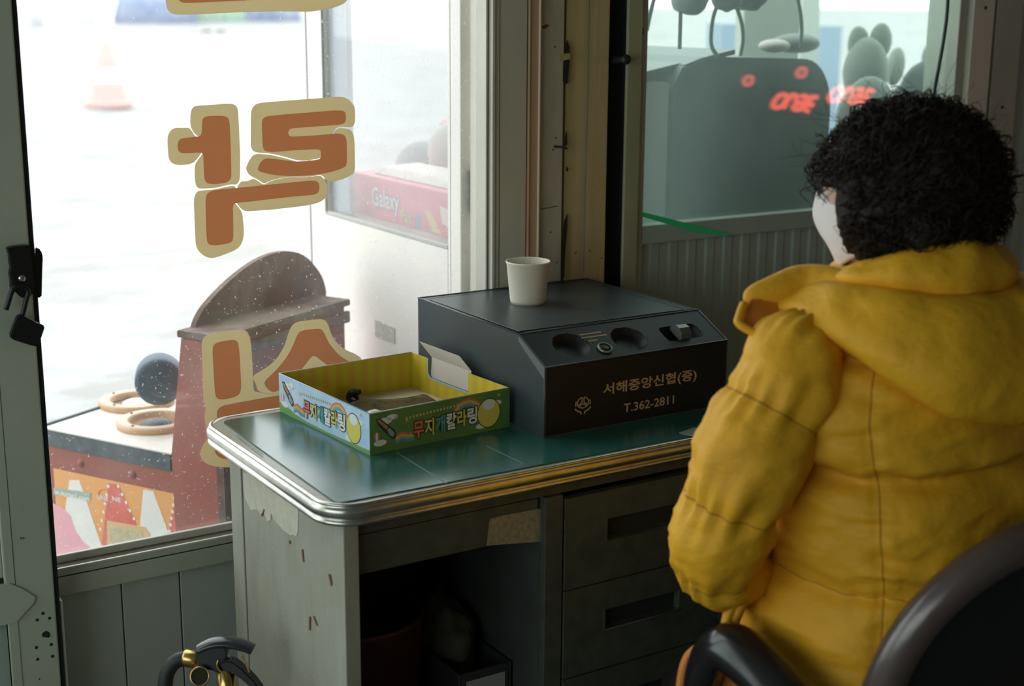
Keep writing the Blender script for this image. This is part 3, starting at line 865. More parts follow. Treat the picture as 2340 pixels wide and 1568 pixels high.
# shelf the toys sit on
sh = thing('display_shelf', (2.9, 3.02, -0.08), 'dark display shelf outside the hazy window holding plush toys', 'shelf')
zs = 1.03
box('shelf_board', float(c1[0]) + 0.02, 3.6, 2.72, 3.25, zs - 0.03, zs, cab_m, sh, bevel=0.003)
for xx in (float(c1[0]) + 0.06, 3.44):
    for yy in (2.76, 3.2):
        box('leg', xx - .02, xx + .02, yy - .02, yy + .02, -0.09, zs - .03, cab_m, sh)
plush(1978, 165, 4.30, 'grey-green plush toy with two stubby ears sitting on the display shelf',
      [('head', 0, 0, 0, (54 * UU, 50 * UU, 80 * UU), green_pl, 0), ('ear', -16, -62, 0, (28 * UU, 22 * UU, 44 * UU), green_pl, -5), ('ear', 34, -70, 0, (30 * UU, 22 * UU, 42 * UU), green_pl, 5), ('body', 10, 115, 0.02, (75 * UU, 60 * UU, 85 * UU), green_pl, 0)])
plush(2120, 190, 4.55, 'dark teal plush toy with a pale hood and pale ear slumped by the window frame',
      [('body', 0, 40, 0, (88 * UU, 60 * UU, 100 * UU), dark_pl, 0), ('hood', 42, -50, 0.02, (72 * UU, 50 * UU, 60 * UU), green_pl, 20), ('arm', -66, 60, -.03, (45 * UU, 35 * UU, 60 * UU), dark_pl, 25), ('ear', -74, -38, -.08, (24 * UU, 20 * UU, 46 * UU), mat('sage_plush', (0.30, 0.32, 0.28), 0.95, bump=0.3, bump_scale=300, sheen=0.4), 8)])
plush(1982, 275, 4.12, 'round grey plush toy lying low on the display shelf before the eared one',
      [('body', 0, 0, 0, (84 * UU, 50 * UU, 94 * UU), mat('mid_grey_plush', (0.13, 0.15, 0.14), 0.95, bump=0.3, bump_scale=300, sheen=0.5), 0), ('head', 85, 40, .03, (52 * UU, 45 * UU, 56 * UU), dark_pl, 0)])
pcab = ony(1818, 100, 2.92); pcab[2] = ztc + 0.024
tq = thing('plush_toy', (pcab[0], pcab[1], ztc), 'flat grey plush toy lying on top of the black arcade cabinet', 'plush toy')
ellipsoid('body', pcab, (0.07, 0.06, 0.026), grey_pl, tq, lump=0.05)
ellipsoid('head', pcab + np.array([-.085, -.01, -.006]), (0.045, 0.04, 0.018), lt_pl, tq)

# hoop headbands hanging behind the glass
hb_m = mat('grey_green_hoop', (0.22, 0.25, 0.2), 0.6)
def hoop(pts, D, label, pom=None):
    p3 = smooth_path([ony(x, y, D) for x, y in pts], 40)
    t = thing('hoop_headband', p3[0], label, 'headband', 'headbands hanging outside')
    tube('band', p3, 0.006, hb_m, t, 8, squash=(1, 0.5))
    for q in (pom or []):
        ellipsoid('pompom', ony(*q, D), (0.042, 0.04, 0.036), grey_pl, t, lump=0.25)
    return t
HBL = ['hoop headband with two fuzzy pompoms hanging behind the hazy window', 'hoop headband with a single fuzzy pompom hanging before the blue tank', 'bare hoop headband hanging before the slim pale post outside', 'bare hoop headband hanging close to the corner post outside', 'straight thin headband hanging between the hoops behind the hazy window']
hoop([(1650, -60), (1645, -10), (1630, 40), (1625, 85), (1628, 110), (1640, 128)], 2.70, HBL[0], [(1660, -8), (1580, -2)])
hoop([(1660, -30), (1680, 10), (1694, 50), (1698, 90), (1692, 128)], 2.715, HBL[1], [(1710, -6)])
hoop([(1815, -30), (1826, 10), (1832, 60), (1830, 110)], 2.70, HBL[2])
hoop([(1500, -20), (1490, 15), (1482, 50), (1478, 70)], 2.70, HBL[3])
hoop([(1556, -20), (1555, 40), (1553, 112)], 2.70, HBL[4])
hr = thing('hanging_rail', ony(1660, -70, 2.70), 'thin metal rail outside carrying the hoop headbands', 'rail')
tube('rail', [ony(1485, -64, 2.70), ony(1900, -72, 2.70)], 0.008, steel_m, hr, 10)
cbl = smooth_path([ony(2172, -200, 2.47), ony(2166, 0, 2.47), ony(2158, 80, 2.47), ony(2146, 150, 2.47), ony(2135, 215, 2.472), ony(2128, 330, 2.472)], 40)
o = tube('cable', cbl, 0.0045, mat('dark_green_cable', (0.01, 0.03, 0.022), 0.5), None, 8)
tag(o, 'dark green cable hanging down in front of the hazy window', 'cable')
# grey posts and blue blocks far behind the hazy window
pst = mat('grey_post_paint', (0.36, 0.38, 0.34), 0.6)
g0 = at_ground(1768, 235) if False else None
def far_block(name, px0, px1, py1, D, hgt, m, label, cat, depthv=0.15):
    a, b = atd(px0, py1, D), atd(px1, py1, D)
    zb = ground_z(a[0], a[1]) - 0.02
    d = np.array([.5, .86, 0]) * depthv
    pts = [(a[0], a[1], zb), (b[0], b[1], zb), (b[0] + d[0], b[1] + d[1], zb), (a[0] + d[0], a[1] + d[1], zb)]
    o = prism(name, pts, (0, 0, hgt - zb), m, bevel=0.004)
    return tag(o, label, cat)
far_block('canopy_post', 1700, 1828, 60, 4.6, 2.7, pst, 'broad grey canopy post outside behind the arcade cabinet', 'post')
far_block('canopy_post', 1832, 1872, 60, 5.2, 2.7, mat('pale_post2', (0.52, 0.54, 0.5), 0.6), 'slim pale canopy post outside beside the broad grey one', 'post')
blu = mat('pale_blue_panel', (0.22, 0.29, 0.38), 0.6)
far_block('water_tank', 1652, 1700, 60, 9.0, float(atd(1680, 55, 9.0)[2]), blu, 'pale blue tank out in the yard seen through the headband hoops', 'tank', 0.6)
far_block('water_tank', 1880, 1925, 60, 12.0, float(atd(1900, 60, 12.0)[2]), blu, 'pale blue tank out in the yard behind the eared plush toy', 'tank', 0.6)

# ================================================================== VINYL LETTERS ON THE GLASS (mirrored, read from outside)
cream_v = vinyl_mat('cream_vinyl', (0.80, 0.71, 0.50), 0.6)
brown_v = vinyl_mat('orange_brown_vinyl', (0.68, 0.40, 0.24), 0.6)
Y_ST = Y_GL - 0.0028
def crop_px(pts, ox, oy, s):
    return [(ox + x * s, oy + y * s) for x, y in pts]
def rounded(pts, k=3):
    """light corner smoothing of a traced outline"""
    p = np.array(pts, float)
    for _ in range(k - 1):
        q = []
        for i in range(len(p)):
            a, b = p[i], p[(i + 1) % len(p)]
            L = np.linalg.norm(b - a)
            t = min(0.25, 6.0 / max(L, 1e-6))
            q += [a + (b - a) * t, b + (a - b) * t]
        p = np.array(q)
    return p
def sticker(name, px, layer, m, parent, cut=()):
    pts = [ony(x, y, Y_ST - 0.0001 * layer) for x, y in rounded(px)]
    o = prism(name, pts, (0, -0.0005, 0), m, parent)
    for cpx in cut:
        # cream border is only around the stroke: subtract the stroke outline
        c = prism('cutter', [ony(x, y, Y_ST - 0.0001) + np.array([0, 0.004, 0]) for x, y in rounded(cpx)], (0, -0.008, 0), None)
        md = o.modifiers.new('cut', 'BOOLEAN')
        md.operation = 'DIFFERENCE'; md.solver = 'EXACT'; md.object = c
        dg_ = bpy.context.evaluated_depsgraph_get(); dg_.update()
        nm_ = bpy.data.meshes.new_from_object(o.evaluated_get(dg_))
        o.modifiers.clear()
        o.data = nm_
        bpy.data.objects.remove(c)
    return o
s5 = (360, 160, 500 / 1633)
rak = thing('window_letter', ony(600, 600, Y_ST), 'brown letter with cream border at the middle of the window lettering, crossed by cuts', 'sticker')
P2 = [(243, 420), (247, 310), (265, 275), (300, 265), (400, 262), (500, 250), (560, 252), (590, 270), (600, 300), (608, 450), (616, 650), (614, 820), (590, 857), (545, 852), (480, 868), (420, 882), (306, 886), (285, 860), (277, 800), (277, 702), (346, 612), (346, 500), (287, 493)]
P1 = [(236, 430), (200, 433), (140, 430), (110, 440), (85, 470), (73, 510), (78, 600), (82, 660), (105, 695), (150, 710), (210, 707), (271, 694), (338, 606), (338, 505), (278, 497), (260, 462)]
P3 = [(695, 580), (722, 615), (830, 621), (940, 644), (1040, 675), (1110, 676), (1215, 660), (1300, 560), (1300, 470), (1345, 418), (1440, 431), (1470, 410), (1475, 350), (1472, 280), (1455, 250), (1420, 215), (1370, 198), (1300, 203), (1050, 222), (780, 243), (730, 255), (705, 285), (697, 320)]
P4 = [(722, 625), (830, 631), (940, 655), (1040, 686), (1110, 686), (1215, 675), (1310, 560), (1310, 475), (1345, 429), (1438, 442), (1462, 480), (1470, 540), (1473, 760), (1440, 790), (1380, 815), (1320, 832), (1270, 834), (1222, 776), (1150, 796), (960, 797), (830, 828), (795, 852), (752, 820), (714, 801), (680, 780), (662, 745), (662, 720), (690, 665)]
P6 = [(624, 831), (660, 831), (695, 821), (712, 809), (750, 828), (792, 861), (830, 832), (960, 799), (1150, 798), (1216, 783), (1264, 840), (1268, 910), (1255, 955), (1215, 985), (1150, 1005), (1050, 1020), (850, 1042), (640, 1056), (590, 993), (570, 975), (598, 880), (597, 866)]
P5 = [(303, 900), (420, 893), (480, 880), (545, 865), (588, 868), (560, 985), (582, 997), (632, 1062), (638, 1130), (645, 1200), (640, 1260), (620, 1310), (580, 1345), (480, 1385), (400, 1408), (340, 1385), (300, 1345), (284, 1300), (275, 1100), (270, 970), (280, 930)]
B1 = [(150, 560), (155, 530), (180, 510), (330, 495), (333, 380), (345, 350), (400, 343), (490, 342), (525, 355), (537, 390), (545, 600), (550, 790), (540, 825), (500, 845), (400, 853), (360, 840), (347, 800), (342, 612), (200, 623), (165, 615), (150, 590)]
B2 = [(778, 400), (782, 370), (810, 345), (1000, 328), (1330, 302), (1390, 305), (1405, 330), (1405, 380), (1385, 405), (1200, 420), (975, 437), (975, 500), (1200, 488), (1330, 474), (1380, 478), (1405, 500), (1412, 550), (1412, 722), (1300, 760), (1180, 782), (1000, 793), (880, 785), (780, 765), (750, 750), (748, 730), (775, 680), (810, 657), (870, 665), (1040, 685), (1180, 672), (1220, 662), (1220, 588), (1000, 600), (850, 614), (805, 605), (785, 580)]
B3 = [(358, 960), (370, 920), (420, 897), (600, 880), (800, 860), (1000, 840), (1150, 825), (1195, 832), (1208, 860), (1205, 905), (1180, 930), (1000, 945), (700, 980), (560, 993), (563, 1100), (565, 1250), (555, 1285), (500, 1300), (420, 1310), (380, 1300), (367, 1270), (360, 1100)]
CUT = [crop_px(q, *s5) for q in (B1, B2, B3)]
for P_ in (P1, P2, P3, P4, P5, P6):
    sticker('cream_border', crop_px(P_, *s5), 0, cream_v, rak, CUT)
for P_ in (B1, B2, B3):
    sticker('letter_stroke', crop_px(P_, *s5), 1, brown_v, rak)
s6 = (400, 580, 460 / 1443)
sil = thing('window_letter', ony(620, 1060, Y_ST), 'brown letter with cream border low on the window behind the candy box', 'sticker')
C1 = [(190, 640), (205, 600), (250, 570), (350, 555), (470, 542), (510, 550), (535, 590), (545, 660), (555, 800), (560, 900), (562, 985), (590, 992), (700, 1010), (1150, 950), (1250, 960), (1280, 1010), (1290, 1400), (1200, 1470), (700, 1530), (420, 1530), (330, 1532), (240, 1515), (190, 1480), (180, 1430), (200, 1370), (235, 1330), (220, 1250), (213, 1160), (225, 1105), (205, 1060), (195, 760)]
C2 = [(562, 872), (600, 850), (680, 800), (740, 740), (790, 650), (815, 560), (840, 510), (880, 485), (1040, 467), (1075, 475), (1100, 510), (1115, 570), (1150, 630), (1220, 690), (1300, 720), (1345, 760), (1340, 830), (1250, 950), (1150, 949), (700, 1009), (594, 990), (580, 935), (562, 905)]
D1 = [(268, 690), (275, 650), (320, 630), (420, 615), (450, 630), (460, 700), (475, 960), (460, 1010), (420, 1030), (330, 1048), (295, 1035), (285, 990)]
D2 = [(880, 570), (910, 550), (1040, 535), (1065, 560), (1100, 640), (1180, 735), (1280, 790), (1250, 860), (1180, 860), (1080, 790), (990, 720), (930, 800), (800, 950), (700, 1000), (645, 950), (638, 915), (720, 840), (800, 745), (850, 650)]
D3 = [(298, 1150), (305, 1115), (340, 1090), (450, 1068), (700, 1022), (1150, 985), (1220, 1000), (1220, 1050), (1150, 1080), (700, 1120), (490, 1160), (480, 1220), (1000, 1170), (1200, 1160), (1230, 1200), (1230, 1400), (1150, 1440), (500, 1480), (330, 1470), (285, 1430), (290, 1395), (340, 1380), (800, 1370), (1080, 1340), (1080, 1270), (700, 1290), (340, 1300), (310, 1260)]
CUT = [crop_px(q, *s6) for q in (D1, D2, D3)]
for P_ in (C1, C2):
    sticker('cream_border', crop_px(P_, *s6), 0, cream_v, sil, CUT)
for P_ in (D1, D2, D3):
    sticker('letter_stroke', crop_px(P_, *s6), 1, brown_v, sil)
s1 = (0, 0, 800 / 2023)
oh = thing('window_letter', ony(590, 30, Y_ST), 'brown letter with cream border highest on the window glass', 'sticker')
sticker('cream_border', crop_px([(955, 0), (965, 55), (985, 75), (1010, 85), (1100, 85), (1400, 70), (1620, 65), (1800, 68), (1930, 45), (2000, 15), (2014, -30), (2010, -130), (1980, -180), (1700, -190), (1700, -260), (1850, -330), (1900, -480), (1850, -640), (1700, -740), (1480, -770), (1260, -740), (1110, -640), (1060, -480), (1110, -330), (1280, -250), (1280, -170), (1000, -160), (960, -120)], *s1), 0, cream_v, oh, [crop_px([(1025, -20), (1035, 5), (1060, 18), (1400, 3), (1850, -30), (1940, -40), (1945, -100), (1900, -125), (1560, -110), (1560, -220), (1420, -220), (1420, -105), (1060, -95), (1030, -75)], *s1)])
sticker('letter_stroke', crop_px([(1025, -20), (1035, 5), (1060, 18), (1400, 3), (1850, -30), (1940, -40), (1945, -100), (1900, -125), (1560, -110), (1560, -220), (1420, -220), (1420, -105), (1060, -95), (1030, -75)], *s1), 1, brown_v, oh)
ring_o = [(1480 + 330 * math.cos(a), -500 + 200 * math.sin(a)) for a in np.linspace(0, 2 * math.pi, 26)[:-1]]
ring_i = [(1480 + 200 * math.cos(a), -500 + 100 * math.sin(a)) for a in np.linspace(0, 2 * math.pi, 26)[:-1]]
ro = [ony(*q, Y_ST - .0006) for q in crop_px(ring_o, *s1)]
ri = [ony(*q, Y_ST - .0006) for q in crop_px(ring_i, *s1)]
vv = ro + ri
mesh('letter_stroke', vv, [(i, (i + 1) % 25, 25 + (i + 1) % 25, 25 + i) for i in range(25)], brown_v, oh)

# ================================================================== DESK
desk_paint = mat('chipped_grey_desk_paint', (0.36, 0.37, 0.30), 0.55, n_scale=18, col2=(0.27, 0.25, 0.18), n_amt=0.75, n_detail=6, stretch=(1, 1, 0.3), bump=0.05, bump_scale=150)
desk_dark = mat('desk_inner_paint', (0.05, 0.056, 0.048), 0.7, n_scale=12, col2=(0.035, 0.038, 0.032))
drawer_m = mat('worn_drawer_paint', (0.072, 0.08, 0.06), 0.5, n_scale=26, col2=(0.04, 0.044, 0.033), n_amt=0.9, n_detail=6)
alu_m = mat('aluminium_edging', (0.62, 0.61, 0.57), 0.30, metal=1.0, n_scale=40, col2=(0.5, 0.48, 0.43), bump=0.01, bump_scale=300)
lam_m = mat('grey_laminate_top', (0.42, 0.41, 0.34), 0.35, n_scale=30, col2=(0.36, 0.35, 0.29))
ZD = 0.735
DX0, DX1, DY0, DY1 = 0.862, 1.775, 1.874, 2.425
desk = thing('desk', (1.3, 2.15, 0), 'old grey steel office desk with ribbed aluminium edging', 'desk')
def rrect(x0, x1, y0, y1, r, n=8):
    out = []
    for cx, cy, a0 in ((x1 - r, y1 - r, 0), (x0 + r, y1 - r, 90), (x0 + r, y0 + r, 180), (x1 - r, y0 + r, 270)):
        for k in range(n + 1):
            a = math.radians(a0 + 90 * k / n)
            out.append((cx + r * math.cos(a), cy + r * math.sin(a)))
    return out
RR = 0.055
def off_ring(d, z):
    return np.array([(x, y, z) for x, y in rrect(DX0 - d, DX1 + d, DY0 - d, DY1 + d, RR + d)])
prism('desk_top', [(x, y, 0.706) for x, y in rrect(DX0, DX1, DY0, DY1, RR)], (0, 0, ZD - 0.706), lam_m, desk)
prof = [(-.002, .7350), (.0005, .7372), (.004, .7378), (.0065, .7358), (.0066, .7335), (.0048, .7318), (.0085, .7300), (.0105, .7265), (.0108, .7215), (.0100, .7160), (.0078, .7128), (.0042, .7112), (.0072, .7098), (.0095, .7068), (.0090, .7030), (.0060, .7008), (.0, .7000), (-.012, .7000)]
trim = loft('edge_trim', [off_ring(d, z) for d, z in prof], alu_m, desk, smooth=True, cap=False)
XP = 0.884
box('side_panel', XP + .002, XP + 0.02, 1.918, 2.302, 0.0, 0.70, desk_paint, desk)
box('front_post', XP, XP + 0.026, 1.882, 1.9165, 0.0, 0.70, desk_paint, desk, bevel=0.0015)
box('rear_post', XP, XP + 0.026, 2.3055, 2.36, 0.0, 0.70, desk_paint, desk, bevel=0.0015)
box('panel_seam', XP + .006, XP + .02, 1.914, 2.31, 0.0, 0.699, seam_m, desk)
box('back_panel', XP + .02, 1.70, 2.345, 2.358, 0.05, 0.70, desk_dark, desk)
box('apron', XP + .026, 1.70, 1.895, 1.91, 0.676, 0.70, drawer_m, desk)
cd = box('centre_drawer', 0.914, 1.256, 1.90, 1.92, 0.606, 0.672, drawer_m, desk, bevel=0.002)
patch_m = mat('lit_drawer_colour', (0.32, 0.29, 0.19), 0.6, n_scale=120, col2=(0.18, 0.16, 0.11))  # paler colour painted where the drawer front looks lit
prism('lit_patch', [ony(x, y, 1.8998) for x, y in [(1120, 1186), (1150, 1178), (1246, 1160), (1246, 1237), (1112, 1247), (1116, 1210)]], (0, -.0005, 0), patch_m, cd)
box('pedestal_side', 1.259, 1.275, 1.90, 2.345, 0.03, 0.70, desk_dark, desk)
box('pedestal_stile', 1.259, 1.2955, 1.884, 1.90, 0.03, 0.676, drawer_m, desk, bevel=0.0015)
box('pedestal_stile', 1.648, 1.70, 1.884, 1.90, 0.03, 0.676, drawer_m, desk, bevel=0.0015)
box('right_panel', 1.682, 1.70, 1.90, 2.345, 0.0, 0.70, desk_paint, desk)
zz = [0.668, 0.499, 0.333, 0.167, 0.02]
for a, b in zip(zz[:-1], zz[1:]):
    dr = thing('drawer', (1.47, 1.89, b), None, None)
    dr.parent = desk; dr.matrix_parent_inverse = pm(desk).inverted()
    del_z = a - 0.054
    # front with a slot for the recessed pull
    x0, x1, hx0, hx1, h0, h1 = 1.2985, 1.645, 1.386, 1.553, a - 0.09, a - 0.052
    bm = bmesh.new()
    xsv, zsv = [x0, hx0, hx1, x1], [b + .003, h0, h1, a]
    vg = [[bm.verts.new((x, 1.881, z)) for z in zsv] for x in xsv]
    for i in range(3):
        for j in range(3):
            if not (i == 1 and j == 1):
                bm.faces.new((vg[i][j], vg[i + 1][j], vg[i + 1][j + 1], vg[i][j + 1]))
    r_ = bmesh.ops.extrude_face_region(bm, geom=list(bm.faces))
    for g in r_['geom']:
        if isinstance(g, bmesh.types.BMVert): g.co.y += 0.016
    from_bm('drawer_front', bm, drawer_m, dr)
    pl_ = box('pull_recess', hx0 - .002, hx1 + .002, 1.897, 1.9, h0 - .002, h1 + .002, seam_m, dr)
    box('pull_lip', hx0, hx1, 1.878, 1.884, h0 - .001, h0 + .0025, steel_m, dr)
    box('pull_frame', hx0 - .004, hx0, 1.8795, 1.883, h0 - .003, h1 + .003, drawer_m, dr)
# peeled pale patch on the side panel
patch = [(556, 1081), (560, 1136), (566, 1150), (574, 1165), (588, 1164), (597, 1177), (604, 1172), (611, 1191), (619, 1189), (620, 1172), (629, 1191), (638, 1200), (648, 1212), (656, 1217), (664, 1224), (670, 1222), (678, 1226), (681, 1214), (682, 1168), (678, 1145), (640, 1115), (600, 1085)]
prism('peeled_patch', [onx(x, y, XP + .0018) for x, y in patch], (-.0006, 0, 0), mat('pale_peeled_primer', (0.60, 0.58, 0.46), 0.7, n_scale=40, col2=(0.5, 0.48, 0.38)), desk)
for pts in ([(689, 1255), (692, 1256), (695, 1285), (692, 1284)], [(750, 1312), (755, 1312), (759, 1335), (756, 1340)], [(706, 1410), (710, 1409), (709, 1440), (706, 1441)], [(715, 1408), (718, 1408), (726, 1430), (724, 1431)], [(597, 1176), (603, 1163), (605, 1166), (599, 1181)], [(660, 1236), (663, 1235), (664, 1243), (661, 1243)], [(540, 1376), (551, 1388), (556, 1398), (552, 1394)]):
    prism('rust_scratch', [onx(x, y, XP + .0010) for x, y in pts], (-.0004, 0, 0), rust_m, desk)

# green desk mat
matm = mat('green_desk_mat_vinyl', (0.018, 0.105, 0.085), 0.20, spec=0.8, n_scale=25, col2=(0.03, 0.13, 0.11), bump=0.02, bump_scale=400)
mb = [(0.877, 1.888), (1.60, 1.882), (1.765, 1.884), (1.765, 2.40), (0.90, 2.402), (0.887, 2.392)]
o = prism('desk_mat', [(x, y, ZD + .0004) for x, y in rounded([(a * 1000, b * 1000) for a, b in mb], 2) / 1000], (0, 0, 0.0022), matm)
tag(o, 'dark green vinyl mat covering the desk top', 'desk mat')
ZM = ZD + 0.0028
# faint seam lines in the mat
for pts in ([(540, 995), (600, 1040), (602, 1039), (542, 994)], [(905, 1035), (1020, 1105), (1022, 1104), (907, 1034)], [(1110, 1020), (1195, 1060), (1197, 1059), (1112, 1019)]):
    prism('scuff_line', [onz(x, y, ZM - .0002) for x, y in pts], (0, 0, .0003), mat('pale_scuff', (0.12, 0.24, 0.21), 0.5), o)
o = prism('paper_slip', [onz(x, y, ZM) for x, y in [(1552, 990), (1588, 978), (1625, 985), (1590, 1000)]], (0, 0, 0.0012), mat('grey_paper', (0.22, 0.23, 0.21), 0.7))
tag(o, 'small grey paper slip lying on the mat in front of the cash box', 'paper')

# ================================================================== CASH BOX
cash_m = mat('dark_grey_cash_box_paint', (0.050, 0.066, 0.071), 0.34, n_scale=6, col2=(0.04, 0.053, 0.057), bump=0.02, bump_scale=500)
cash_f = mat('brown_black_front_paint', (0.008, 0.009, 0.009), 0.5, spec=0.3)
gold_m = mat('dull_gold_print', (0.42, 0.31, 0.15), 0.55)
KX0, KX1, KY0, KY1 = 1.336, 1.753, 2.007, 2.470
KZ0 = ZM
KZF, KZT, KYC = 0.865, 0.9085, 2.098
cashb = thing('cash_box', (1.545, 2.24, KZ0), 'dark grey metal cash box with sloped front and gold lettering on the desk', 'cash box')
pr = [(KY0, KZ0), (KY0, KZF), (KYC, KZT - .0015), (KY1, KZT), (KY1, KZ0)]
prism('body', [(KX0 + .003, y, z) for y, z in pr], (KX1 - KX0 - .006, 0, 0), cash_m, cashb)
for xx in (KX0, KX1 - .003):
    pc_ = [(KY0 - .001, KZ0), (KY0 - .001, KZF - .028), (KY0 - .001, KZF + .001), (KYC - .004, KZT + .0002), (KY1, KZT + .001), (KY1, KZ0)]
    prism('side_plate', [(xx, y, z) for y, z in pc_], (.003, 0, 0), cash_m, cashb)
# pale worn slope edge on the left side plate
dsl = np.array([0, KYC - KY0, KZT - KZF]); Ls = np.linalg.norm(dsl); dsl /= Ls
nsl = np.array([0, -dsl[2], dsl[1]])
e0 = np.array([KX0 - .0006, KY0 - .0005, KZF])
prism('slope_edge', [e0, e0 + dsl * (Ls - .006), e0 + dsl * (Ls - .006) - np.array([0, 0, .010]), e0 + np.array([0, 0, -.022])], (.0012, 0, 0), mat('worn_grey_edge', (0.13, 0.15, 0.15), 0.4), cashb)
box('front_panel', KX0 + .004, KX1 - .004, KY0 - .0012, KY0 + .001, KZ0 + .002, KZF - .001, cash_f, cashb)
# sloped panel as a height grid with sunken coin cups
def slope_pt(px, py):
    d = ray(px, py); t = ((np.array([0, KY0, KZF]) - CAM) @ nsl) / (d @ nsl)
    p = CAM + d * t
    return p[0], (p - np.array([0, KY0, KZF])) @ dsl
cups = [(*slope_pt(1305, 790), 0.036), (*slope_pt(1438, 775), 0.036), (*slope_pt(1556, 760), 0.034)]
nu_, nv_ = 150, 40
gv, gf = [], []
for j in range(nv_ + 1):
    for i in range(nu_ + 1):
        x = KX0 + .004 + (KX1 - KX0 - .008) * i / nu_
        s_ = Ls * j / nv_
        h = 0.0006
        for k_, (cx, cs, r) in enumerate(cups):
            if k_ < 2:
                q = math.hypot(x - cx, (s_ - cs) * 1.05) / r
            else:
                q = (abs((x - cx) / (r * 1.25)) ** 6 + abs((s_ - cs) / (r * .62)) ** 6) ** (1 / 6)
            if q < 1: h = -0.014 * (1 - q ** 4)
        p = np.array([x, KY0, KZF]) + dsl * s_ + nsl * h
        gv.append(p)
for j in range(nv_):
    for i in range(nu_):
        gf.append((j * (nu_ + 1) + i, j * (nu_ + 1) + i + 1, (j + 1) * (nu_ + 1) + i + 1, (j + 1) * (nu_ + 1) + i))
mesh('sloped_panel', gv, gf, cash_f, cashb, False)
# cut the body away under the panel: body slope sits lower
bd = [c for c in cashb.children if c.name.startswith('body')][0]
for v in bd.data.vertices:
    if abs(v.co.y - KY0) < 1e-4 and v.co.z > 0.8: v.co.z -= 0.03; v.co.y += .012
    elif abs(v.co.y - KYC) < 1e-4: v.co.y += .016
cx, cs, r = cups[2]
lev = [np.array([cx - .012, KY0, KZF]) + dsl * (cs + d_) + nsl * h_ for d_, h_ in ((.022, -.006), (.017, .006), (.008, .013), (-.004, .015), (-.015, .009), (-.020, -.006))]
prism('lever', lev, (.024, 0, 0), mat('satin_grey_lever', (0.09, 0.10, 0.10), 0.3), cashb)
lx, ls = slope_pt(1382, 797)
lc = np.array([lx, KY0, KZF]) + dsl * ls + nsl * .0006
Rn = np.array([(1, 0, 0), dsl, nsl]).T
lock = lathe('lock_ring', [(0.0145, 0), (0.0145, .003), (0.0125, .0035), (0.011, .0025)], lc, mat('dull_brass_green', (0.20, 0.24, 0.17), 0.35, metal=0.8), cashb, 28, R=Rn)
lathe('lock_core', [(0.011, .001), (0.0105, .002), (.0005, .002)], lc, black_metal, lock, 20, R=Rn)
for p_, q_ in (((KX0, KYC - .004, KZT + .0004), (KX0, KY1, KZT + .001)), ((KX0, KYC - .002, KZT), (KX1, KYC - .002, KZT)), ((KX0, KY0, KZF + .0008), (KX1, KY0, KZF + .0008)), ((KX0, KY1, KZT + .0006), (KX1, KY1, KZT + .0006)), ((KX0, KY0, KZ0 + .002), (KX0, KY0, KZF))):
    tube('folded_edge', [p_, q_], .0013, cash_m, cashb, 8)
# top: lid recess lines
for (a, b, c_, d_) in ((KX0 + .02, KX1 - .035, KY1 - .022, KY1 - .019), (KX0 + .02, KX1 - .02, KYC + .004, KYC + .0065), (KX1 - .024, KX1 - .021, KYC + .02, KY1 - .02)):
    box('lid_groove', a, b, c_, d_, KZT - .001, KZT + .0006, seam_m, cashb)
box('lid', KX0 + .012, KX1 - .026, KYC + .012, KY1 - .024, KZT, KZT + .0012, cash_m, cashb, bevel=0.0006)
box('lid_slot', KX1 - .052, KX1 - .03, KYC + .008, KYC + .011, KZT, KZT + .0012, seam_m, cashb)
box('front_groove', KX0 + .004, KX1 - .004, KY0 - .0016, KY0 - .0008, KZF - .024, KZF - .0232, seam_m, cashb)
box('front_groove', KX0 + .004, KX1 - .004, KY0 - .0016, KY0 - .0008, KZ0 + .030, KZ0 + .0308, seam_m, cashb)
# lettering on the front
YF = KY0 - .0018
def front_text(s, a, b, h_px_top, bold=0.03):
    p0, p1 = ony(*a, YF), ony(*b, YF)
    pt = ony(a[0], h_px_top, YF)
    return text('lettering', s, 1, (p0[0], YF, p0[2]), (1, 0, 0), (0, 0, 1), gold_m, cashb, bold=bold, width=p1[0] - p0[0], height=pt[2] - p0[2])
front_text('서해중앙신협(증)', (1378, 908), (1591, 882), 877, 0.022)
front_text('T.362-2811', (1425, 943), (1540, 925), 923, 0.018)
# emblem: ring of two hands around a three-part ball
ec = ony(1332, 924, YF)
eu = 2.62 / FPX
def epoly(pts, name='emblem'):
    return prism(name, [(ec[0] + a * eu * 1.12, YF, ec[2] + b * eu) for a, b in pts], (0, -.0004, 0), gold_m, cashb)
def estroke(path, w=1.2):
    p = np.array(path, float)
    t = np.gradient(p, axis=0)
    n = np.stack([-t[:, 1], t[:, 0]], 1)
    n /= np.linalg.norm(n, axis=1)[:, None]
    L = p + n * w; R_ = p - n * w
    for i in range(len(p) - 1):
        pass
    epoly(list(map(tuple, L)) + list(map(tuple, R_[::-1])))
def earc(cx, cy, r, a0, a1, n=14, sy=1.0):
    return [(cx + r * math.cos(math.radians(a)), cy + sy * r * math.sin(math.radians(a))) for a in np.linspace(a0, a1, n)]
estroke(earc(0, 3, 13.5, 100, 205))
estroke(earc(0, 3, 13.5, -25, 80))
estroke([(-2.3, 16), (-2.3, 5), (-11, -2)])
estroke([(2.3, 16), (2.3, 5), (11, -2)])
estroke([(-11, -6), (-5, -1), (0, 1), (5, -1), (11, -6)])
estroke(earc(0, -3, 9, 200, 340, 12, 0.6))
estroke(earc(0, 2, 17.5, 158, 195))
estroke(earc(0, 2, 17.5, -15, 22))
estroke(smooth_path([(-19, -8), (-13, -14), (-6, -17), (-4, -22)], 9), 1.6)
estroke(smooth_path([(19, -8), (13, -14), (6, -17), (4, -22)], 9), 1.6)
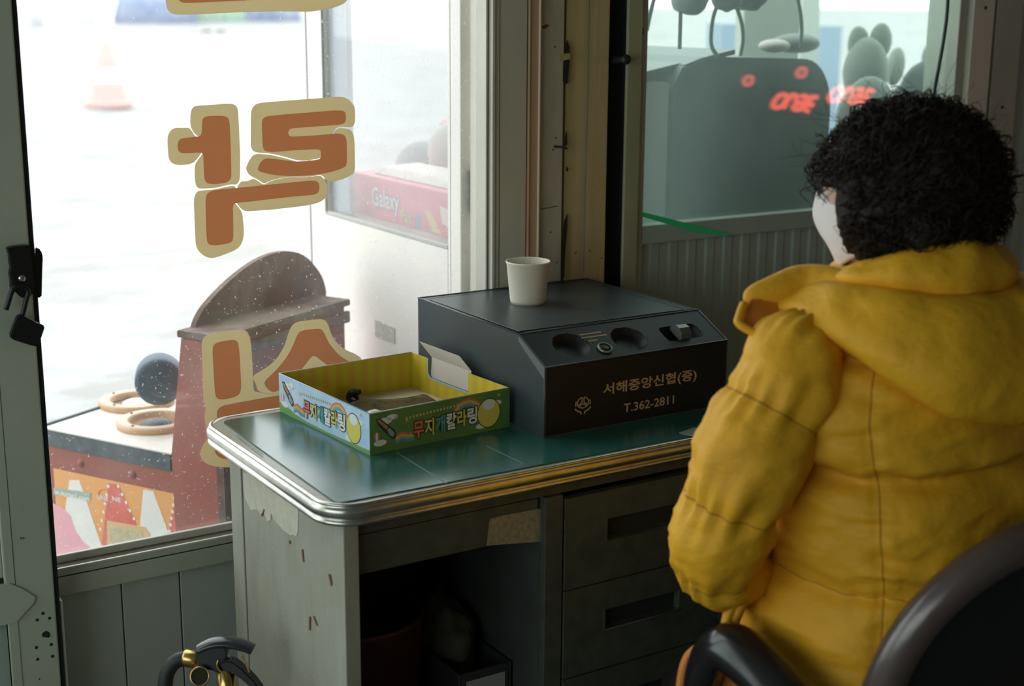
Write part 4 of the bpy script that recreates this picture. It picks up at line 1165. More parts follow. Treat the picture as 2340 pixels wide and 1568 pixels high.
# tiny print between the coin cups
for k, (a, b, w) in enumerate(((1325, 768, 50), (1330, 775, 58), (1345, 782, 22))):
    x0, q0 = slope_pt(a, b); x1, q1 = slope_pt(a + w, b - w * .14)
    n = 14 if w > 30 else 6
    for i in range(n):
        xa_, qa_ = x0 + (x1 - x0) * i / n, q0 + (q1 - q0) * i / n
        xb_ = xa_ + (x1 - x0) / n * .7
        prism('small_print', [np.array([x_, KY0, KZF]) + dsl * s_ + nsl * .0008 for x_, s_ in ((xa_, qa_), (xb_, qa_), (xb_, qa_ + .0035), (xa_, qa_ + .0035))], nsl * .0003, gold_m, cashb)

# paper cup
cup_m = mat('cream_paper_cup', (0.74, 0.70, 0.58), 0.6)
cc = onz(1206, 691, KZT + .0013)
cc[2] = KZT + .0012
o = lathe('paper_cup', [(.0005, .004), (.0325, .004), (.0335, 0), (.0342, .0), (.0352, .006), (.0425, .078), (.0436, .0795), (.0444, .0815), (.0438, .0838), (.0424, .0838), (.0416, .0815), (.0345, .010), (.0005, .0085)], cc, cup_m, None, 56)
tag(o, 'cream paper cup standing on top of the dark cash box', 'cup')

# ================================================================== CANDY DISPLAY BOX
N0 = onz(846, 1040, ZM)
ang = math.radians(4.0)
ex = np.array([math.cos(ang), math.sin(ang), 0]); ey = np.array([-math.sin(ang), math.cos(ang), 0]); ez = np.array([0, 0, 1.0])
WB, DB, HB, TH = 0.292, 0.330, 0.073, 0.0016
N0[2] = ZM
cbx = thing('candy_box', N0 + ex * WB / 2 + ey * DB / 2, 'open printed candy display box with yellow striped inside on the desk', 'box')
def bp(a, b, c):
    return N0 + ex * a + ey * b + ez * c
sky_p = mat('sky_blue_print', (0.36, 0.58, 0.80), 0.45, n_scale=22, col2=(0.62, 0.76, 0.88), n_amt=0.8, coat=0.3)
green_p = mat('meadow_green_print', (0.08, 0.20, 0.055), 0.45, n_scale=14, col2=(0.12, 0.27, 0.07), coat=0.3)
edge_p = mat('blue_carton_edge', (0.35, 0.55, 0.72), 0.5)
card_m = mat('grey_carton_inside', (0.60, 0.56, 0.50), 0.7)
card_f = mat('tan_carton_floor', (0.66, 0.56, 0.40), 0.7, n_scale=12, col2=(0.58, 0.48, 0.33))
def stripe_mat(name):
    m = bpy.data.materials.new(name)
    m.use_nodes = True
    nt = m.node_tree
    b = nt.nodes['Principled BSDF']
    b.inputs['Roughness'].default_value = 0.5
    tc = nt.nodes.new('ShaderNodeTexCoord')
    w = nt.nodes.new('ShaderNodeTexWave')
    w.bands_direction = 'DIAGONAL'
    w.inputs['Scale'].default_value = 21
    mp_ = nt.nodes.new('ShaderNodeMapping')
    mp_.inputs['Scale'].default_value = (1, 1, 0)
    nt.links.new(tc.outputs['Object'], mp_.inputs['Vector'])
    nt.links.new(mp_.outputs['Vector'], w.inputs['Vector'])
    mx = nt.nodes.new('ShaderNodeMix')
    mx.data_type = 'RGBA'
    mx.inputs[6].default_value = (0.60, 0.52, 0.03, 1)
    mx.inputs[7].default_value = (0.60, 0.40, 0.04, 1)
    nt.links.new(w.outputs['Fac'], mx.inputs[0])
    nt.links.new(mx.outputs[2], b.inputs['Base Color'])
    return m
stripe_m = stripe_mat('yellow_orange_striped_print')
def wall4(name, p, q, n, outer, inner, prof=None):
    """carton wall from p to q (bottom edge), outward normal n; outer sheet + inner liner"""
    d = (q - p)
    L = np.linalg.norm(d); d = d / L
    pf = prof(L) if prof else [(0, 0), (L, 0), (L, HB), (0, HB)]
    a = prism(name, [p + d * s + ez * z for s, z in pf], n * TH * .5, outer, cbx)
    prism(name + '_liner', [p + d * s + ez * z - n * .0001 for s, z in pf], -n * TH * .5, inner, cbx)
    return a
wl_ = wall4('left_wall', bp(0, 0, 0), bp(0, DB, 0), -ex, sky_p, stripe_m)
wf_ = wall4('front_wall', bp(0, 0, 0), bp(WB, 0, 0), -ey, green_p, stripe_m)
wall4('back_wall', bp(0, DB, 0), bp(WB, DB, 0), ey, sky_p, stripe_m)
fa = onx(978, 820, 1.3)  # notch limits on the right wall
def rpos(px, py):
    n = ex; d = ray(px, py); t = ((bp(WB, 0, 0) - CAM) @ n) / (d @ n); p = CAM + d * t
    q = p - bp(WB, 0, 0)
    return float(q @ ey), float(q[2])
s_far, _ = rpos(979, 845); s_near, _ = rpos(1071, 880)
ZN = 0.036
wall4('right_wall', bp(WB, 0, 0), bp(WB, DB, 0), ex, green_p, stripe_m,
      lambda L: [(0, 0), (L, 0), (L, HB), (s_far, HB), (s_far, ZN + .008), (s_far - .008, ZN), (s_near + .002, ZN), (s_near + .0, ZN), (s_near, HB), (0, HB)])
prism('notch_edge', [bp(WB + .001, s_, z_) for s_, z_ in ((s_near, ZN), (s_far - .008, ZN), (s_far, ZN + .008), (s_far, HB), (s_far + .002, HB), (s_far + .002, ZN + .006), (s_far - .007, ZN - .003), (s_near, ZN - .003))], ex * -.0026, edge_p, cbx)
fl_ = prism('flap', [bp(WB + .003, s_near, ZN - .006), bp(WB + .003, s_far - .003, ZN - .006), bp(WB + .006, s_far - .003, HB + .002), bp(WB + .006, s_near, HB + .002)], ex * .0012, card_m, cbx)
prism('flap_tip', [bp(WB + .006, s_near, HB + .002), bp(WB + .006, s_far - .003, HB + .002), bp(WB - .012, s_far + .012, HB + .032), bp(WB - .006, s_near + .022, HB + .028)], ez * .0012, card_m, fl_)
prism('box_floor', [bp(.001, .001, .0006), bp(WB - .001, .001, .0006), bp(WB - .001, DB - .001, .0006), bp(.001, DB - .001, .0006)], ez * .0014, card_f, cbx)
for c_, (p_, q_) in enumerate(((bp(0, 0, HB), bp(0, DB, HB)), (bp(0, 0, HB), bp(WB, 0, HB)), (bp(0, DB, HB), bp(WB, DB, HB)))):
    tube('rim_edge', [p_, q_], 0.0011, edge_p if c_ < 1 else card_m, cbx, 6)
# printed pictures on the left and front walls (mascot reduced to a plain egg shape)
cols6 = [(0.80, 0.20, 0.10), (0.75, 0.62, 0.10), (0.12, 0.42, 0.20), (0.12, 0.25, 0.55), (0.30, 0.14, 0.32)]
LET = [mat('letter_red', (0.75, 0.16, 0.09)), mat('letter_amber', (0.72, 0.58, 0.12)), mat('letter_green_blue', (0.10, 0.36, 0.36)), mat('letter_white', (0.78, 0.78, 0.76)), mat('letter_yellow', (0.70, 0.60, 0.10)), mat('letter_white', (0.78, 0.78, 0.76))]
ink = mat('dark_ink', (0.02, 0.03, 0.025), 0.5)
rb = [mat('rainbow_red', (0.65, 0.18, 0.10)), mat('rainbow_orange', (0.75, 0.45, 0.12)), mat('rainbow_green', (0.2, 0.45, 0.2)), mat('rainbow_blue', (0.12, 0.28, 0.5))]
cloud_m = mat('cloud_white_print', (0.75, 0.78, 0.80)); star_m = mat('star_orange_print', (0.75, 0.42, 0.12)); brush_m = mat('brush_brown_print', (0.45, 0.22, 0.08))
egg_m = mat('egg_yellow_print', (0.72, 0.62, 0.12)); grass_m = mat('grass_print', (0.16, 0.36, 0.08)); gold_p = mat('gold_small_print', (0.55, 0.42, 0.16))
def print_side(org, xd, L, n, parent):
    """picture along xd (length L), height HB"""
    def D(nm, pts, m, lift):
        decal(nm, pts, org + n * (TH * .5 + lift), xd, ez, m, parent, 0.00015)
    k = L / 0.30
    X = lambda v: v * k
    for cx_, cy_, r in ((.03, .055, .009), (.045, .06, .007), (.02, .018, .008), (.20, .060, .008), (.27, .05, .007), (.235, .012, .007)):
        D('cloud', ell(X(cx_), cy_, r * 1.6, r * .7), cloud_m, .0001)
    for cx_, cy_ in ((.052, .058), (.075, .05), (.21, .066), (.275, .064)):
        D('star', [(X(cx_) + (.004 if i % 2 == 0 else .0018) * math.cos(math.pi * i / 5), cy_ + (.004 if i % 2 == 0 else .0018) * math.sin(math.pi * i / 5)) for i in range(10)], star_m, .0002)
    for i in range(4):
        r1 = .036 - .0035 * i
        D('rainbow_arc', arcband(X(.205), .032, r1 - .0035, r1, 15, 175, 14), rb[i], .0002)
    # brush and its painted tail
    D('brush_outline', [(X(.012), .060), (X(.020), .062), (X(.038), .046), (X(.050), .036), (X(.054), .024), (X(.046), .020), (X(.036), .028), (X(.018), .048)], ink, .0003)
    D('brush_handle', [(X(.014), .058), (X(.019), .060), (X(.037), .044), (X(.032), .040)], brush_m, .0005)
    D('brush_tip', [(X(.034), .040), (X(.040), .042), (X(.050), .030), (X(.046), .024), (X(.038), .030)], mat('brush_grey_print', (0.3, 0.33, 0.36)), .0005)
    for i in range(4):
        z0 = .030 - .004 * i
        D('paint_tail', [(X(.052), z0 - .004), (X(.065), z0 + .001), (X(.078), z0 - .003), (X(.09), z0 - .003), (X(.09), z0 - .0075), (X(.076), z0 - .0075), (X(.064), z0 - .003), (X(.052), z0 - .008)], rb[i], .0004)
    # egg shaped plain figure
    D('egg_outline', ell(X(.252), .034, .0255, .0275, 24), ink, .0003)
    D('egg', ell(X(.252), .034, .0240, .0260, 24), egg_m, .0005)
    D('egg_cap', ell(X(.252), .050, .0135, .0100, 16), cloud_m, .0007)
    # balloon
    D('balloon', ell(X(.013), .030, .006, .008, 14), mat('balloon_red_print', (0.70, 0.16, 0.12)), .0003)
    D('balloon_stripe', ell(X(.013), .030, .0022, .008, 14), cloud_m, .0005)
    # big lettering
    s = '무지개칼라링'
    widths = [.024, .022, .024, .024, .022, .024]
    xx = .088
    for ch, w, m_ in zip(s, widths, LET):
        y0 = .013 + .06 * (xx - .088)
        text('lettering_outline', ch, 1, org + n * (TH * .5 + .0008) + xd * X(xx - .0016) + ez * (y0 - .0018), xd, ez, ink, parent, bold=0.085, width=X(w + .0015), height=.0345)
        text('lettering', ch, 1, org + n * (TH * .5 + .0011) + xd * X(xx) + ez * y0, xd, ez, m_, parent, bold=0.03, width=X(w - .0018), height=.031)
        xx += w
    for i in range(16):
        D('small_print', ell(X(.075 + i * .0072), .053 + .0004 * i, .0024, .0026, 6), gold_p, .0003)
print_side(bp(0, DB, 0), -ey, DB, -ex, wl_)
decal('grass_strip', [(0, .0005), (DB, .0005), (DB, .008), (DB * .8, .006), (DB * .55, .004), (DB * .3, .005), (.06, .009), (.03, .016), (0, .018)], bp(0, DB, 0) - ex * (TH * .5 + .00005), -ey, ez, grass_m, wl_, 0.0001)
print_side(bp(0, 0, 0), ex, WB, -ey, wf_)

# things lying in the candy box
ZB = ZM + .0024
fy = mat('dark_leaf_photo_print', (0.05, 0.045, 0.015), 0.75, spec=0.15, n_scale=45, col2=(0.17, 0.11, 0.03), n_amt=1.0)
far = [(797, 923), (815, 917), (834, 910), (850, 913), (880, 914), (920, 911), (950, 906), (972, 903), (990, 915)]
hts = [.006, .012, .020, .015, .010, .010, .012, .014, .006]
fe = smooth_path([onz(x, y, ZB + h_) for (x, y), h_ in zip(far, hts)], 32)
rows = []
for j in range(10):
    t_ = j / 9
    row = []
    for p in fe:
        q = p - ey * (.11 * t_) + ex * (.006 * t_)
        v_ = float((q - N0) @ ey)
        if v_ < .006: q = q + ey * (.006 - v_)
        q[2] = ZB + .0008 + (p[2] - ZB) * (1 - t_) ** 1.6
        row.append(q)
    rows.append(np.array(row))
o = loft('photo_card', rows, fy, None, True, closed=False)
tag(o, 'curled dark leaf-patterned picture card lying in the candy box', 'card')
o.modifiers.new('thickness', 'SOLIDIFY').thickness = 0.0006
wp = onz(853, 938, ZB + .03)
wr = ellipsoid('plastic_wrapper', np.array([wp[0], wp[1], ZB + .018]), (.030, .022, .018), mat('cloudy_plastic_film', (0.62, 0.63, 0.62), 0.15, spec=0.8), None, lump=0.5, nu=28, nv=16)
tag(wr, 'crumpled clear plastic wrapper by the near corner inside the candy box', 'wrapper')
ckp = onz(808, 905, ZB + .012)
tw = [ckp + np.array([.011 * math.sin(i * 1.7), .010 * math.cos(i * 2.3), .012 * math.sin(i * 1.1 + .5)]) for i in range(26)]
ck = tube('tangled_thread', smooth_path(tw, 150), 0.0021, mat('black_thread', (0.02, 0.025, 0.025), 0.6), None, 6)
tag(ck, 'small black tangled clump standing on the carton floor of the candy box', 'thread')

# ================================================================== DOOR LOCK AND PADLOCK
YL = YD0 - 0.002
def dpx(pts, ox=0, oy=540, s=120 / 672, Y=YL):
    return [ony(ox + x * s, oy + y * s, Y) for x, y in pts]
dl = thing('door_latch', ony(40, 620, YD0), 'black latch lock fixed on the grey door stile', 'latch')
prism('latch_body', dpx([(66, 140), (80, 130), (180, 110), (345, 100), (357, 115), (375, 250), (395, 400), (410, 560), (415, 655), (400, 690), (370, 735), (320, 765), (270, 772), (225, 755), (190, 705), (130, 665), (110, 640), (118, 580), (105, 500), (92, 450), (120, 400), (100, 340), (90, 200), (68, 175)]), (0, -0.020, 0), black_metal, dl, bevel=0.002)
kc = ony(288 * 120 / 672, 540 + 540 * 120 / 672, YL - .0195)
kh = lathe('key_cylinder', [(.0005, .002), (.0045, .002), (.0062, 0)], kc, steel_m, dl, 20, R=axisR((0.1, -1, 0)))
box('key_slot', kc[0] - .0006, kc[0] + .0006, kc[1] - .003, kc[1] - .0015, kc[2] - .003, kc[2] + .003, seam_m, kh)
# outside thumb handle seen past the edge
prism('handle_neck', dpx([(380, 190), (410, 200), (440, 235), (460, 235), (460, 405), (440, 412), (405, 430)], Y=YD1 - .004), (0, .012, 0), black_metal, dl)
prism('outer_handle', dpx([(458, 145), (490, 150), (525, 180), (545, 230), (553, 270), (545, 450), (537, 785), (440, 790), (447, 600), (450, 420), (440, 240), (458, 225)], Y=YD1 + .004), (0, .010, 0), black_metal, dl, bevel=0.002)
pk_ = thing('padlock', ony(58, 760, YL), 'black padlock hanging open from the door latch', 'padlock')
prism('padlock_body', dpx([(205, 1000), (250, 985), (330, 1035), (435, 1080), (548, 1130), (500, 1280), (450, 1390), (380, 1380), (130, 1300), (105, 1265), (160, 1110)], Y=YL - .012), (0, -0.016, 0), black_metal, pk_, bevel=0.002)
shk = smooth_path(dpx([(75, 940), (105, 850), (150, 705), (190, 650), (260, 640), (330, 660), (362, 720), (340, 800), (300, 960), (285, 1010)], Y=YL - .022), 30)
tube('shackle', shk, 0.0046, black_metal, pk_, 10)
prism('padlock_edge', dpx([(455, 1095), (520, 1118), (512, 1130), (452, 1108)], Y=YL - .0285), (0, -.0008, 0), steel_m, pk_)

# ================================================================== FIRE EXTINGUISHER (head shows at the lower left)
fc = atd(515, 1500, 2.36)
fx, fy_ = float(fc[0]), float(fc[1])
ext = thing('fire_extinguisher', (fx, fy_, 0), 'red fire extinguisher with black lever standing beside the desk', 'extinguisher')
ext_red = mat('extinguisher_red', (0.42, 0.02, 0.015), 0.3, coat=0.4)
brass_m = mat('brass', (0.62, 0.42, 0.14), 0.28, metal=1.0)
zt_e = float(fc[2]) - 0.095
lathe('cylinder', [(.0005, 0), (.07, 0), (.074, .01), (.074, zt_e - .09), (.066, zt_e - .05), (.045, zt_e - .022), (.024, zt_e - .01), (.022, zt_e), (.0005, zt_e)], (fx, fy_, 0), ext_red, ext, 36)
def epx(x, y, D=2.36):
    return atd(340 + x * 300 / 2340, 1420 + y * 300 / 2340, D)
sd = np.array([0.534, 0.845, 0])
def eprism(name, pts, w, m, D=2.36, bevel=0.002):
    return prism(name, [epx(x, y, D) - sd * w / 2 for x, y in pts], sd * w, m, ext, bevel=bevel)
eprism('valve_body', [(850, 470), (1100, 395), (1400, 410), (1420, 560), (1320, 700), (1250, 880), (1140, 820), (950, 800), (850, 700)], 0.024, black_metal)
lvp = smooth_path([epx(870, 500), epx(990, 440), epx(1150, 385), epx(1350, 365), epx(1550, 395), epx(1720, 445), epx(1860, 500)], 30)
tube('top_lever', lvp, [.0125 + .002 * math.sin(math.pi * i / len(lvp)) for i in range(len(lvp))], mat('black_lever_gloss', (0.03, 0.033, 0.036), 0.22), ext, 18, squash=(.55, 1.15))
eprism('carry_handle', [(1250, 700), (1400, 640), (1520, 660), (1700, 800), (1900, 1000), (2050, 1200), (1950, 1260), (1700, 1020), (1500, 880), (1350, 870)], 0.022, black_metal, bevel=0.003)
tube('valve_neck', [(fx, fy_, zt_e - .005), (fx, fy_, zt_e + .075)], 0.016, brass_m, ext, 16)
lathe('hose_nut', [(.0005, 0), (.0135, 0), (.0145, .003), (.0145, .020), (.012, .024), (.0005, .024)], epx(860, 690), brass_m, ext, 16, R=axisR(epx(690, 660) - epx(860, 690)))
hp = smooth_path([epx(720, 660), epx(560, 680), epx(430, 760), epx(340, 900), epx(300, 1050), epx(290, 1250), epx(310, 1500), epx(400, 1900), epx(520, 2300)], 48)
tube('hose', hp, 0.0125, mat('black_rubber_hose', (0.015, 0.018, 0.018), 0.55), ext, 14)
gc = epx(910, 985, 2.335)
ga = lathe('pressure_gauge', [(.0005, -.006), (.0155, -.006), (.0165, -.002), (.0165, .004), (.0145, .006), (.0135, .004)], gc, brass_m, ext, 28, R=axisR(-ray(450, 1540)))
lathe('gauge_face', [(.0005, .003), (.0136, .003)], gc, mat('dark_gauge_face', (0.03, 0.035, 0.02), 0.3), ga, 24, R=axisR(-ray(450, 1540)))
pth = smooth_path([epx(1240, 690, 2.345), epx(1215, 780, 2.345), epx(1250, 870, 2.345), epx(1320, 930, 2.345), epx(1345, 1030, 2.345), epx(1390, 1160, 2.345)], 24)
tube('safety_pin', pth, 0.0016, brass_m, ext, 6)
tube('pin_chain', smooth_path([epx(1650, 590, 2.35), epx(1710, 700, 2.35), epx(1750, 800, 2.35), epx(1790, 920, 2.35)], 16), 0.0016, brass_m, ext, 6)

# ================================================================== UNDER THE DESK
bk = thing('plastic_bucket', (1.015, 2.12, 0), 'dark red plastic bucket under the desk', 'bucket')
bkm = mat('dark_red_plastic', (0.055, 0.009, 0.006), 0.45)
lathe('pail', [(.0005, .004), (.095, .004), (.098, 0), (.10, .0), (.118, .43), (.122, .434), (.122, .442), (.116, .442), (.113, .43), (.094, .012), (.0005, .012)], (1.015, 2.12, 0), bkm, bk, 40)
tube('handle', [np.array([1.015 + .123 * math.cos(a), 2.12 + .02 * math.sin(a), .43 - .10 * math.sin(a)]) for a in np.linspace(0, math.pi, 20)], 0.003, steel_m, bk, 6)
st = thing('storage_crate', (1.19, 2.15, 0), 'dark storage crate under the desk beside the red bucket', 'crate')
crm = mat('dark_crate_plastic', (0.03, 0.032, 0.03), 0.5)
box('crate_floor', 1.145, 1.255, 1.98, 2.30, 0.0, 0.012, crm, st)
for a in ((1.145, 1.151, 1.98, 2.30), (1.249, 1.255, 1.98, 2.30)):
    box('crate_side', *a, 0.012, 0.34, crm, st, bevel=0.002)
for a in ((1.151, 1.249, 1.98, 1.986), (1.151, 1.249, 2.294, 2.30)):
    box('crate_end', *a, 0.012, 0.34, crm, st, bevel=0.002)
bg_ = ellipsoid('cloth_bundle', (1.199, 2.14, 0.335), (.046, .11, .075), mat('drab_olive_cloth', (0.06, 0.058, 0.038), 0.9), None, lump=0.35, nu=26, nv=18)
tag(bg_, 'drab cloth bundle stuffed into the crate under the desk', 'cloth')
lb = [ony(x, y, 1.978) for x, y in [(1030, 1562), (1096, 1538), (1096, 1560), (1060, 1590), (1030, 1590)]]
prism('crate_label', [(1.16, 1.9797, .29), (1.24, 1.9797, .29), (1.24, 1.9797, .325), (1.16, 1.9797, .325)], (0, -.0006, 0), mat('grey_label', (0.30, 0.31, 0.31), 0.6), st)

# ================================================================== LED DISPLAYS ON THE RIGHT WALL (seen mirrored in the hazy window)
led_m = mat('red_led', (0.2, 0.01, 0.01), 0.4, emit=(1.0, 0.10, 0.06), emit_s=9.0)
XW = 4.0
def lpx(pts, ox=1660, oy=130, s=380 / 2340):
    return [mirror_on_x(ox + x * s, oy + y * s, XW) for x, y in pts]
G = [[(1580, 430), (1640, 450), (1625, 520), (1570, 600), (1490, 620), (1445, 590), (1490, 500), (1550, 440)],
     [(1600, 620), (1650, 540), (1690, 470), (1740, 440), (1785, 465), (1760, 520)],
     [(1850, 465), (1915, 455), (1945, 490), (1900, 545), (1790, 560), (1735, 620), (1775, 650), (1845, 630), (1885, 560)],
     [(2080, 480), (2010, 470), (1975, 510), (1935, 575), (1895, 640), (1960, 670)], [(1950, 570), (2020, 585)]]
for sgn, (dx, dy, sc) in enumerate(((0, 0, 1), (-790, 95, 1.0))):  # second display is an added copy imitating the doubled reflection
    zero = [(1060, 220)] if sgn == 0 else [(310, 335)]
    allp = lpx([(x + dx, y + dy) for g in G for x, y in g])
    ys = [p[1] for p in allp]; zs_ = [p[2] for p in allp]
    t = thing('led_display', (XW, np.mean(ys), min(zs_) - .03), 'black score display with red light segments on the right wall' + (', nearer the window' if sgn == 0 else ', added copy for the doubled reflection'), 'display')
    y0_, y1_ = min(ys) - .03, max(ys) + .03
    box('housing', XW + .004, XW + .02, y0_, y1_ - .012, min(zs_) - .03, max(zs_) + .03, black_m, t, bevel=0.003)
    for g in G:
        tube('segment', smooth_path(lpx([(x + dx, y + dy) for x, y in g]), 24), 0.0095, led_m, t, 6)
    for c in zero:
        lp = smooth_path(lpx([(c[0] + 60 * math.cos(a) + 18 * math.sin(a), c[1] - 60 * math.sin(a)) for a in np.linspace(0, 2 * math.pi, 12)[:-1]]), 22, closed=True)
        zz_ = [q[2] for q in lp]; yy_ = [q[1] for q in lp]
        box('lamp_plate', XW + .004, XW + .016, min(yy_) - .02, max(yy_) + .02, min(zz_) - .02, max(zz_) + .02, black_m, t)
        tube('lamp_ring', lp, 0.008, mat('dim_red_led', (0.2, 0.01, 0.01), emit=(1.0, 0.12, 0.08), emit_s=6.0), t, 6, closed=True)
gsn = [(1466, 484), (1520, 497), (1600, 518), (1655, 530), (1676, 535), (1650, 539), (1590, 531), (1510, 508), (1466, 495)]
o = prism('green_light_streak', [ony(x, y, Y_IN + .0105) for x, y in gsn], (0, -.0012, 0), mat('green_streak_colour', (0.03, 0.72, 0.24), 0.4))  # streak of green light imitated by a flat green strip
tag(o, 'thin bright green light streak painted as a strip across the hazy window and its rail', 'light streak')

# ================================================================== CHAIR
leather = mat('black_leather', (0.014, 0.013, 0.014), 0.35, bump=0.06, bump_scale=180)
rim_m = mat('worn_brown_black_leather', (0.085, 0.06, 0.055), 0.27, spec=0.9, bump=0.03, bump_scale=150)
CX, CY = 1.55, 1.16
ch = thing('office_chair', (CX, CY + .22, 0), 'black leather office armchair the person sits on', 'chair')
HWB, HHB, ZC = 0.236, 0.268, 0.566
def back_ring(sc, y, zoff=0, n=48):
    out = []
    for k in range(n):
        a = 2 * math.pi * k / n
        c_, s_ = math.cos(a), math.sin(a)
        e = 0.86
        x = math.copysign(abs(c_) ** e, c_) * HWB * sc
        z = math.copysign(abs(s_) ** e, s_) * HHB * sc
        bow = 0.055 * (x / HWB) ** 2
        out.append((CX + x, y + bow - 0.05 * ((z) / HHB) , ZC + z + zoff))
    return np.array(out)
loft('backrest_shell', [back_ring(s_, y_) for s_, y_ in ((0.02, 1.150), (0.5, 1.148), (0.84, 1.146), (0.90, 1.150), (0.9, 1.17))], black_m, ch)
pts = back_ring(0.925, 1.152)
tube('backrest_rim', pts, 0.027, rim_m, ch, 14, closed=True)
loft('backrest_pad', [back_ring(s_, y_) for s_, y_ in ((0.9, 1.165), (0.93, 1.18), (0.86, 1.20), (0.5, 1.212), (0.02, 1.214))], leather, ch)
seat = []
for sc, z in ((0.02, .375), (.9, .375), (1.0, .395), (1.0, .43), (.93, .452), (.6, .458), (.02, .46)):
    seat.append(np.array([(CX + x * sc, CY + .27 + y * sc, z) for x, y in [(px_ - 0, py_ - 0) for px_, py_ in rrect(-.25, .25, -.24, .24, .09)]]))
loft('seat', seat, leather, ch)
XA = 1.245
for xa_, nm in ((XA, 0), (2 * CX - XA, 1)):
    pth = smooth_path([(xa_ + (.02 if nm == 0 else -.02), CY + .11, .395), (xa_, CY + .08, .46), (xa_, CY + .075, .535), (xa_, CY + .13, .585), (xa_, CY + .215, .608), (xa_, CY + .255, .598), (xa_, CY + .282, .56), (xa_, CY + .295, .50), (xa_, CY + .285, .44), (xa_ + (.02 if nm == 0 else -.02), CY + .26, .395)], 60)
    tube('armrest', pth, [0.024 + 0.006 * math.sin(math.pi * min(1, i / len(pth) * 1.2)) for i in range(len(pth))], mat('gloss_black_arm', (0.012, 0.012, 0.013), 0.22), ch, 14, squash=(1, 1.25))
lathe('gas_column', [(.0005, .06), (.03, .06), (.03, .22), (.022, .22), (.022, .38), (.0005, .38)], (CX, CY + .26, 0), black_metal, ch, 20)
for k in range(5):
    a = 2 * math.pi * k / 5 + .3
    e = np.array([math.cos(a), math.sin(a), 0])
    c_ = np.array([CX, CY + .26, 0])
    sp = tube('base_spoke', [c_ + [0, 0, .09], c_ + e * .15 + [0, 0, .085], c_ + e * .27 + [0, 0, .06]], [.026, .022, .016], black_m, ch, 10)
    lathe('caster', [(.0005, -.014), (.022, -.014), (.026, -.008), (.026, .008), (.022, .014), (.0005, .014)], c_ + e * .275 + [0, 0, .027], black_m, sp, 18, R=axisR(np.cross(e, [0, 0, 1])))

# ================================================================== THE PERSON (seated, seen from behind)
BX, BY = 1.545, 1.385
def B(l, f, z):
    return np.array([BX + l, BY + f, z])
skin_m = mat('skin', (0.62, 0.40, 0.30), 0.5)
HC = atd(2035, 432, 2.02)                     # skull centre
HYAW, HPIT = math.radians(24), math.radians(-10)
RH = np.array(Matrix.Rotation(HYAW, 3, 'Z') @ Matrix.Rotation(HPIT, 3, 'X'))
def H(x, y, z):
    return HC + RH @ np.array([x, y, z], float)

person = thing('person', (BX, BY, 0), 'person in a yellow puffer jacket and white mask, seated with back turned', 'person')

# --- body: skeleton grown with a skin modifier, head blended in by voxel remesh
SK = {}
def J(n, p, r): SK[n] = (np.asarray(p, float), r)
J('pelvis', B(0, -.02, .52), .125); J('waist', B(0, -.02, .68), .115); J('chest', B(0, 0, .86), .13); J('upper', B(0, .0, .98), .10)
nb = B(0, .01, 1.05)
J('neck0', nb, .052); J('neck1', HC * .55 + nb * .45, .048); J('head', HC + RH @ np.array([0, -.005, .0]), .06)
arm_px = [(1835, 775, 1.96), (1655, 1240, 2.0)]
shL = B(-.17, 0, 1.01)
elL = atd(1650, 1235, 2.02)
wrL = B(.04, .27, .64)
shR = B(.17, 0, 1.01); elR = B(.27, .05, .74); wrR = B(.17, .30, .64)
J('shL', shL, .055); J('elL', elL, .042); J('wrL', wrL, .028)
J('shR', shR, .055); J('elR', elR, .042); J('wrR', wrR, .028)
J('hipL', B(-.075, .01, .53), .085); J('knL', B(.10, .39, .55), .062); J('anL', B(.13, .36, .10), .04); J('toL', B(.15, .42, .045), .032)
J('hipR', B(.105, -.02, .53), .085); J('knR', B(.31, .35, .55), .062); J('anR', B(.33, .33, .10), .04); J('toR', B(.36, .39, .045), .032)
ED = [('pelvis', 'waist'), ('waist', 'chest'), ('chest', 'upper'), ('upper', 'neck0'), ('neck0', 'neck1'), ('neck1', 'head'), ('upper', 'shL'), ('shL', 'elL'), ('elL', 'wrL'), ('upper', 'shR'), ('shR', 'elR'), ('elR', 'wrR'), ('pelvis', 'hipL'), ('hipL', 'knL'), ('knL', 'anL'), ('anL', 'toL'), ('pelvis', 'hipR'), ('hipR', 'knR'), ('knR', 'anR'), ('anR', 'toR')]
def fingers(w, side, tag_):
    palm = w + np.array([-.015 * side, .055, -.015])
    J('pa' + tag_, palm, .028)
    ED.append(('wr' + tag_, 'pa' + tag_))
    for k, (off, ln) in enumerate(((-.03, .060), (-.011, .072), (.009, .068), (.028, .052))):
        a = palm + np.array([off, .035, .0]); b = palm + np.array([off * 1.15, .035 + ln * .55, -.008]); c = palm + np.array([off * 1.15, .035 + ln * .85, -.028])
        for i, (p, r) in enumerate(((a, .0095), (b, .0085), (c, .0075))):
            J('f%s%d%d' % (tag_, k, i), p, r)
            ED.append((('pa' + tag_) if i == 0 else 'f%s%d%d' % (tag_, k, i - 1), 'f%s%d%d' % (tag_, k, i)))
    a = palm + np.array([.04 * side, .0, -.005]); b = palm + np.array([.055 * side, .03, -.015])
    J('t%s0' % tag_, a, .011); J('t%s1' % tag_, b, .0085)
    ED.extend([('pa' + tag_, 't%s0' % tag_), ('t%s0' % tag_, 't%s1' % tag_)])
fingers(wrL, 1, 'L'); fingers(wrR, -1, 'R')
names = list(SK)
me = bpy.data.meshes.new('skeleton')
me.from_pydata([SK[n][0].tolist() for n in names], [(names.index(a), names.index(b)) for a, b in ED], [])
so = bpy.data.objects.new('skeleton', me)
COL.objects.link(so)
sm = so.modifiers.new('skin', 'SKIN')
lay = me.skin_vertices[0].data if me.skin_vertices else None
